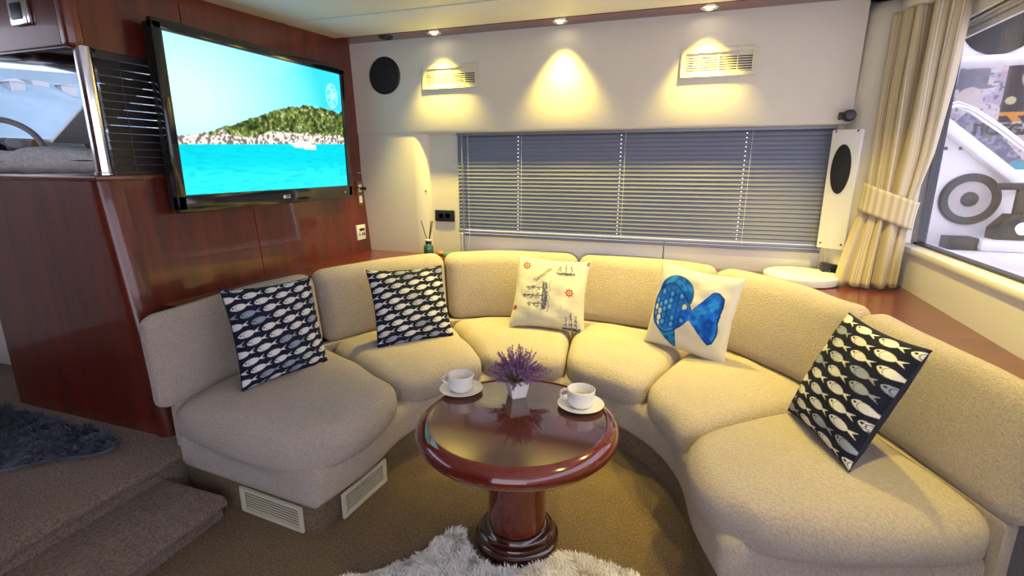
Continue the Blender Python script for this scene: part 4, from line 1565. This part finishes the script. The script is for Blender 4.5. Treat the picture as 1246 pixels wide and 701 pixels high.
def curtain_path(w):
    """w 0..1 from bottom to top: centre, half width vector, fold depth."""
    keys = [0.0, 0.13, 0.27, 0.34, 0.5, 0.75, 1.0]
    cx = np.interp(w, keys, [0.945, 0.965, 0.985, 0.99, 1.01, 1.02, 1.03])
    cy = np.interp(w, keys, [3.265, 3.275, 3.275, 3.265, 3.245, 3.23, 3.23])
    hw = np.interp(w, keys, [0.155, 0.135, 0.115, 0.115, 0.13, 0.145, 0.155])
    an = np.interp(w, keys, [0.10, -0.05, -0.2, -0.25, -0.55, -0.75, -0.85])
    fd = np.interp(w, keys, [0.040, 0.034, 0.026, 0.026, 0.036, 0.044, 0.046])
    return cx, cy, hw, an, fd


nw, nn_ = 70, 260
vv, cols = [], []
for i in range(nw + 1):
    w = i / nw
    z = 0.852 + w * (2.245 - 0.852)
    cx, cy, hw, an, fd = curtain_path(w)
    ca, sa = math.cos(an), math.sin(an)
    for k in range(nn_ + 1):
        t = -1 + 2 * k / nn_
        ph = t * 15 + 1.3 * math.sin(t * 5 + 2) + 0.5 * math.sin(w * 4 + t * 3)
        dd = fd * (math.sin(ph) * 0.75 + 0.25 * math.sin(2.3 * ph + 1)) - 0.05 * (1 - t * t)
        a_ = t * hw + 0.35 * fd * math.cos(ph)
        vv.append((cx + a_ * ca - dd * sa * 1.0 - 0.98, cy + a_ * sa + dd * ca - 3.28, z - ZL - 0.02 + (0.012 * math.sin(ph) if i == 0 else 0)))
        q = (t * 26) % 1
        s_ = 0.5 + 0.5 * math.sin(t * 26 * math.pi)
        base = np.array((0.52, 0.43, 0.27))
        cols.append(base if s_ > 0.45 else (np.array((0.34, 0.27, 0.14)) if s_ > 0.15 else np.array((0.58, 0.53, 0.42))))
fs = [(i * (nn_ + 1) + k, i * (nn_ + 1) + k + 1, (i + 1) * (nn_ + 1) + k + 1, (i + 1) * (nn_ + 1) + k) for i in range(nw) for k in range(nn_)]
cpan = put('gathered_panel', vv, fs, 'curtain', cu_, True, np.array(cols))
sm = cpan.modifiers.new('thickness', 'SOLIDIFY')
sm.thickness = 0.002
vv, cols = [], []
nb = 90
for i in range(9):
    w = 0.255 + 0.105 * i / 8
    z = 0.852 + w * (2.245 - 0.852)
    cx, cy, hw, an, fd = curtain_path(w)
    ca, sa = math.cos(an), math.sin(an)
    for k in range(nb):
        th = 2 * math.pi * k / nb
        a_ = (hw + 0.012) * math.cos(th)
        dd = 0.062 * math.sin(th) - 0.02
        tilt = 0.05 * math.cos(th) * -1
        vv.append((cx + a_ * ca - dd * sa - 0.98, cy + a_ * sa + dd * ca - 3.28, z + tilt - ZL - 0.02))
        s_ = math.sin(k / nb * 2 * math.pi * 22)
        cols.append((0.58, 0.50, 0.36) if s_ > 0 else (0.44, 0.37, 0.23))
fs = [(i * nb + k, i * nb + (k + 1) % nb, (i + 1) * nb + (k + 1) % nb, (i + 1) * nb + k) for i in range(8) for k in range(nb)]
tbk = put('tieback', vv, fs, 'curtain', cu_, True, np.array(cols))
tbk.modifiers.new('thickness', 'SOLIDIFY').thickness = 0.004

# ================================================================== OUTSIDE THE SIDE WINDOW
bk = empty('cockpit_bulkhead', (2.0, 4.3, 0.3))
tag(bk, 'white moulded cockpit side with sloping coaming outside the window', 'bulkhead')
part_at(MB().prism([(1.26, -0.8), (5.0, -0.8), (5.0, 0.40), (3.2, 0.40), (2.03, 1.35), (1.53, 1.76), (1.26, 1.975)], lambda x, z, y: (x, y, z), 4.30, 4.65), 'side_moulding', 'gel', bk)
bar('coaming_cap', (1.15, 4.29, 2.065), (3.1, 4.29, 0.475), 0.07, 0.12, 'gel', bk, up=(0, 1, 0))
part_at(MB().box((1.3, 3.9, 0.86), (5.0, 4.32, 0.955), 0.02), 'shelf', 'gel', bk, True)
part_at(MB().box((1.75, 4.02, 0.95), (5.0, 4.32, 1.03), 0.03), 'step_moulding', 'gel', bk, True)
for x in (1.575, 1.655):
    part_at(MB().lathe([(0.012, 0), (0.010, 0.006), (0.001, 0.007)], 12).xf(Matrix.Translation((x, 4.30, 1.60)) @ ry), 'screw', 'print_grey', bk, True)
os_ = empty('cockpit_speaker', (1.755, 4.30, 1.268))
tag(os_, 'round speaker with black ring and pale cone on the cockpit side', 'speaker')
MB().lathe([(0.170, 0), (0.170, 0.016), (0.160, 0.024), (0.122, 0.022), (0.118, 0.006)], 56, capped=False).xf(ry).build('ring', 'black', os_, True)
MB().lathe([(0.120, 0.004), (0.118, 0.014), (0.09, 0.004), (0.055, 0.010), (0.001, 0.012)], 48).xf(ry).build('cone', 'cone', os_, True)
MB().lathe([(0.050, 0.010), (0.048, 0.018), (0.03, 0.026), (0.001, 0.030)], 32).xf(ry).build('dust_cap', 'black', os_, True)
th_ = empty('throttle_control', (1.93, 4.12, 1.03))
tag(th_, 'black engine throttle lever beside the cockpit speaker', 'throttle')
MB().prism([(-0.10, 0), (0.12, 0), (0.12, 0.10), (0.07, 0.16), (-0.03, 0.16), (-0.10, 0.07)], lambda x, z, y: (x, y, z), -0.06, 0.06).build('housing', 'black', th_)
MB().box((-0.01, -0.02, 0.14), (0.045, 0.02, 0.33), 0.01).build('lever', 'black', th_, True)
MB().box((-0.11, -0.03, 0.31), (0.075, 0.03, 0.355), 0.015).build('grip', 'black', th_, True)
MB().lathe([(0.040, 0), (0.040, 0.006), (0.032, 0.008), (0.001, 0.008)], 28).xf(Matrix.Translation((0.03, -0.06, 0.075)) @ ry).build('badge', 'chrome', th_, True)
nbx = box('louvre_box', (1.60, 4.05, 0.955), (1.755, 4.2, 1.035), 'dark_slat', None, 0.006)
tag(nbx, 'small dark box on the cockpit shelf under the round speaker', 'box')
up_ = empty('cockpit_hardtop', (2.2, 4.2, 2.1))
tag(up_, 'white cockpit overhead moulding with large dark round speaker', 'hardtop')
part_at(MB().box((1.2, 4.2, 2.145), (5.0, 4.5, 3.3), 0.02), 'moulding', 'gel', up_, True)
part_at(MB().box((1.2, 4.17, 2.115), (5.0, 4.4, 2.155), 0.012), 'lip', 'gel', up_, True)
part_at(MB().lathe([(0.205, 0), (0.205, 0.012), (0.19, 0.018), (0.001, 0.020)], 48).xf(Matrix.Translation((1.70, 4.2, 2.36)) @ ry), 'round_grille', 'mesh_black', up_, True)
rl = empty('grab_rail', (2.0, 4.6, 1.5))
tag(rl, 'curved chrome grab rail above the cockpit coaming', 'rail')
part_at(MB().tube([(1.58, 4.6, 1.84), (1.63, 4.6, 1.885), (1.70, 4.6, 1.905), (1.80, 4.6, 1.86), (1.98, 4.6, 1.73), (2.20, 4.6, 1.55), (3.0, 4.6, 0.90)], 0.024, 12), 'tube', 'chrome', rl, True)
part_at(MB().tube([(1.63, 4.6, 1.885), (1.63, 4.6, 1.6)], 0.016, 8), 'stanchion', 'chrome', rl, True)
part_at(MB().tube([(2.35, 4.6, 1.43), (2.35, 4.6, 1.05)], 0.016, 8), 'stanchion', 'chrome', rl, True)


def banner_print(u, v):
    n1 = vnoise(u * 1.5, v, 14, 3)
    n2 = vnoise(u * 1.5, v, 40, 6)
    col = np.zeros(u.shape + (3,)) + np.array((0.78, 0.72, 0.76))
    col = mixc(col, (0.42, 0.45, 0.60), sstep(0.55, 0.7, n1) * 0.7)
    col = mixc(col, (0.75, 0.40, 0.45), sstep(0.68, 0.78, n2) * 0.5)
    col = mixc(col, (0.10, 0.09, 0.14), sstep(0.30, 0.18, n2) * 0.7)
    # generic wide-brimmed hat and shoulders
    hat = (np.hypot((u - 0.23) / 0.13, (v - 0.76) / 0.022) < 1) | ((np.abs(u - 0.25) < 0.07) & (v > 0.76) & (v < 0.92))
    col = mixc(col, (0.22, 0.22, 0.28), hat * 0.85)
    face = np.hypot((u - 0.25) / 0.065, (v - 0.65) / 0.11) < 1
    col = mixc(col, (0.80, 0.70, 0.66), face * 0.85)
    coat = (np.abs(u - 0.28) < 0.02 + (0.55 - v) * 0.55) & (v < 0.54)
    col = mixc(col, (0.18, 0.22, 0.34), coat * (0.55 + 0.35 * (n2 > 0.5)))
    # dark panel with ring emblem and orange band
    pan = (u > 0.40) & (v > 0.50)
    col = mixc(col, (0.055, 0.045, 0.075), pan * 1.0)
    d = np.hypot((u - 0.55) / 0.08, (v - 0.83) / 0.12)
    col = mixc(col, (0.75, 0.55, 0.45), sstep(0.14, 0.08, np.abs(d - 0.9)))
    col = mixc(col, (0.72, 0.66, 0.42), (np.hypot((u - 0.44) / 0.025, (v - 0.63) / 0.035) < 1) * 1.0)
    band = (u > 0.40) & (v > 0.44) & (v < 0.53)
    col = mixc(col, (0.80, 0.40, 0.06), band * 1.0)
    band2 = (u > 0.40) & (v > 0.43) & (v < 0.49) & (np.sin((u + v * 0.5) * 60) > -0.2)
    col = mixc(col, (0.06, 0.03, 0.10), band2)
    low = (v < 0.08)
    col = mixc(col, (0.15, 0.55, 0.65), low * (u > 0.5) * 0.9)
    return col


bn = empty('printed_banner', (3.0, 6.0, 1.2))
tag(bn, 'large colourful printed banner hanging behind the cockpit rail', 'banner')
nu, nv = 220, 150
U, V = np.meshgrid(np.linspace(0, 1, nu), np.linspace(0, 1, nv))
vx = np.stack([1.9 - 3.0 + U * 1.6, np.zeros(U.shape), 0.25 + V * 0.95], -1).reshape(-1, 3)
idx = np.arange(nu * nv).reshape(nv, nu)
fc = np.stack([idx[:-1, :-1], idx[:-1, 1:], idx[1:, 1:], idx[1:, :-1]], -1).reshape(-1, 4).tolist()
put('printed_sheet', vx, fc, 'poster', bn, False, np.clip(banner_print(U, V) ** 1.25 * 0.62, 0, 1).reshape(-1, 3))
MB().box((-1.12, 0.004, 0.23), (0.52, 0.02, 1.22)).build('backing_sheet', 'gel', bn)
for xp in (-1.13, 0.53):
    MB().tube([(xp, 0.012, -2.0), (xp, 0.012, 1.24)], 0.02, 10).build('support_pole', 'chrome', bn, True)
struct(box('ground_quay', (1.3, 4.7, -0.9), (14, 16, -0.8), 'cone'), 'pale concrete quay beside the boat')
MXY = Matrix(((1, 0, 0, 0), (0, 0, -1, 0), (0, 1, 0, 0), (0, 0, 0, 1)))
text_mesh('\u041fOFGAL', 0.128, 'black', bn, Matrix.Translation((-0.63, -0.008, 0.595)) @ MXY, 'lettering', 0.005, 0.002, 'LEFT')

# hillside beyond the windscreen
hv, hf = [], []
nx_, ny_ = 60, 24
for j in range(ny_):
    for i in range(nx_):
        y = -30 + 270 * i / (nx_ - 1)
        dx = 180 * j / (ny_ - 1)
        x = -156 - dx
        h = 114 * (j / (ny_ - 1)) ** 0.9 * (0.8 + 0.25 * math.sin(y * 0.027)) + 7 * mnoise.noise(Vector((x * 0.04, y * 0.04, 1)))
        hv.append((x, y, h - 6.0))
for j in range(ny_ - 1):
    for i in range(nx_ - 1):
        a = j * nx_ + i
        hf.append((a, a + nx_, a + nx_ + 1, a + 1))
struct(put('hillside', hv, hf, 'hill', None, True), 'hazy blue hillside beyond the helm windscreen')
for i, (j, y) in enumerate([(.42, 114), (.45, 124), (.40, 138), (.50, 128), (.36, 118), (.38, 127), (.42, 121), (.45, 131), (.50, 137), (.52, 145), (.60, 143), (.62, 152), (.70, 150), (.72, 161), (.80, 163), (.82, 173)]):
    x = -156 - 180 * j
    z = 114 * j ** 0.9 * (0.8 + 0.25 * math.sin(y * 0.027)) + 7 * mnoise.noise(Vector((x * 0.04, y * 0.04, 1))) - 8.0
    w_, h_ = 3.4 + 0.8 * (i % 3), 1.8 + 0.8 * (i % 2)
    hb = empty('hillside_house', (x, y, z))
    tag(hb, 'small pale house on the hazy hillside beyond the windscreen', 'house', 'houses on the far hillside')
    MB().box((-2.5, -w_ / 2, 0), (2.5, w_ / 2, h_ + 2.0)).build('walls', 'cone', hb)
    MB().prism([(-w_ / 2 - 0.4, h_ + 2.0), (w_ / 2 + 0.4, h_ + 2.0), (0, h_ + 3.2)], lambda a_, z_, x_: (x_, a_, z_), -2.8, 2.8).build('roof', 'cone', hb)
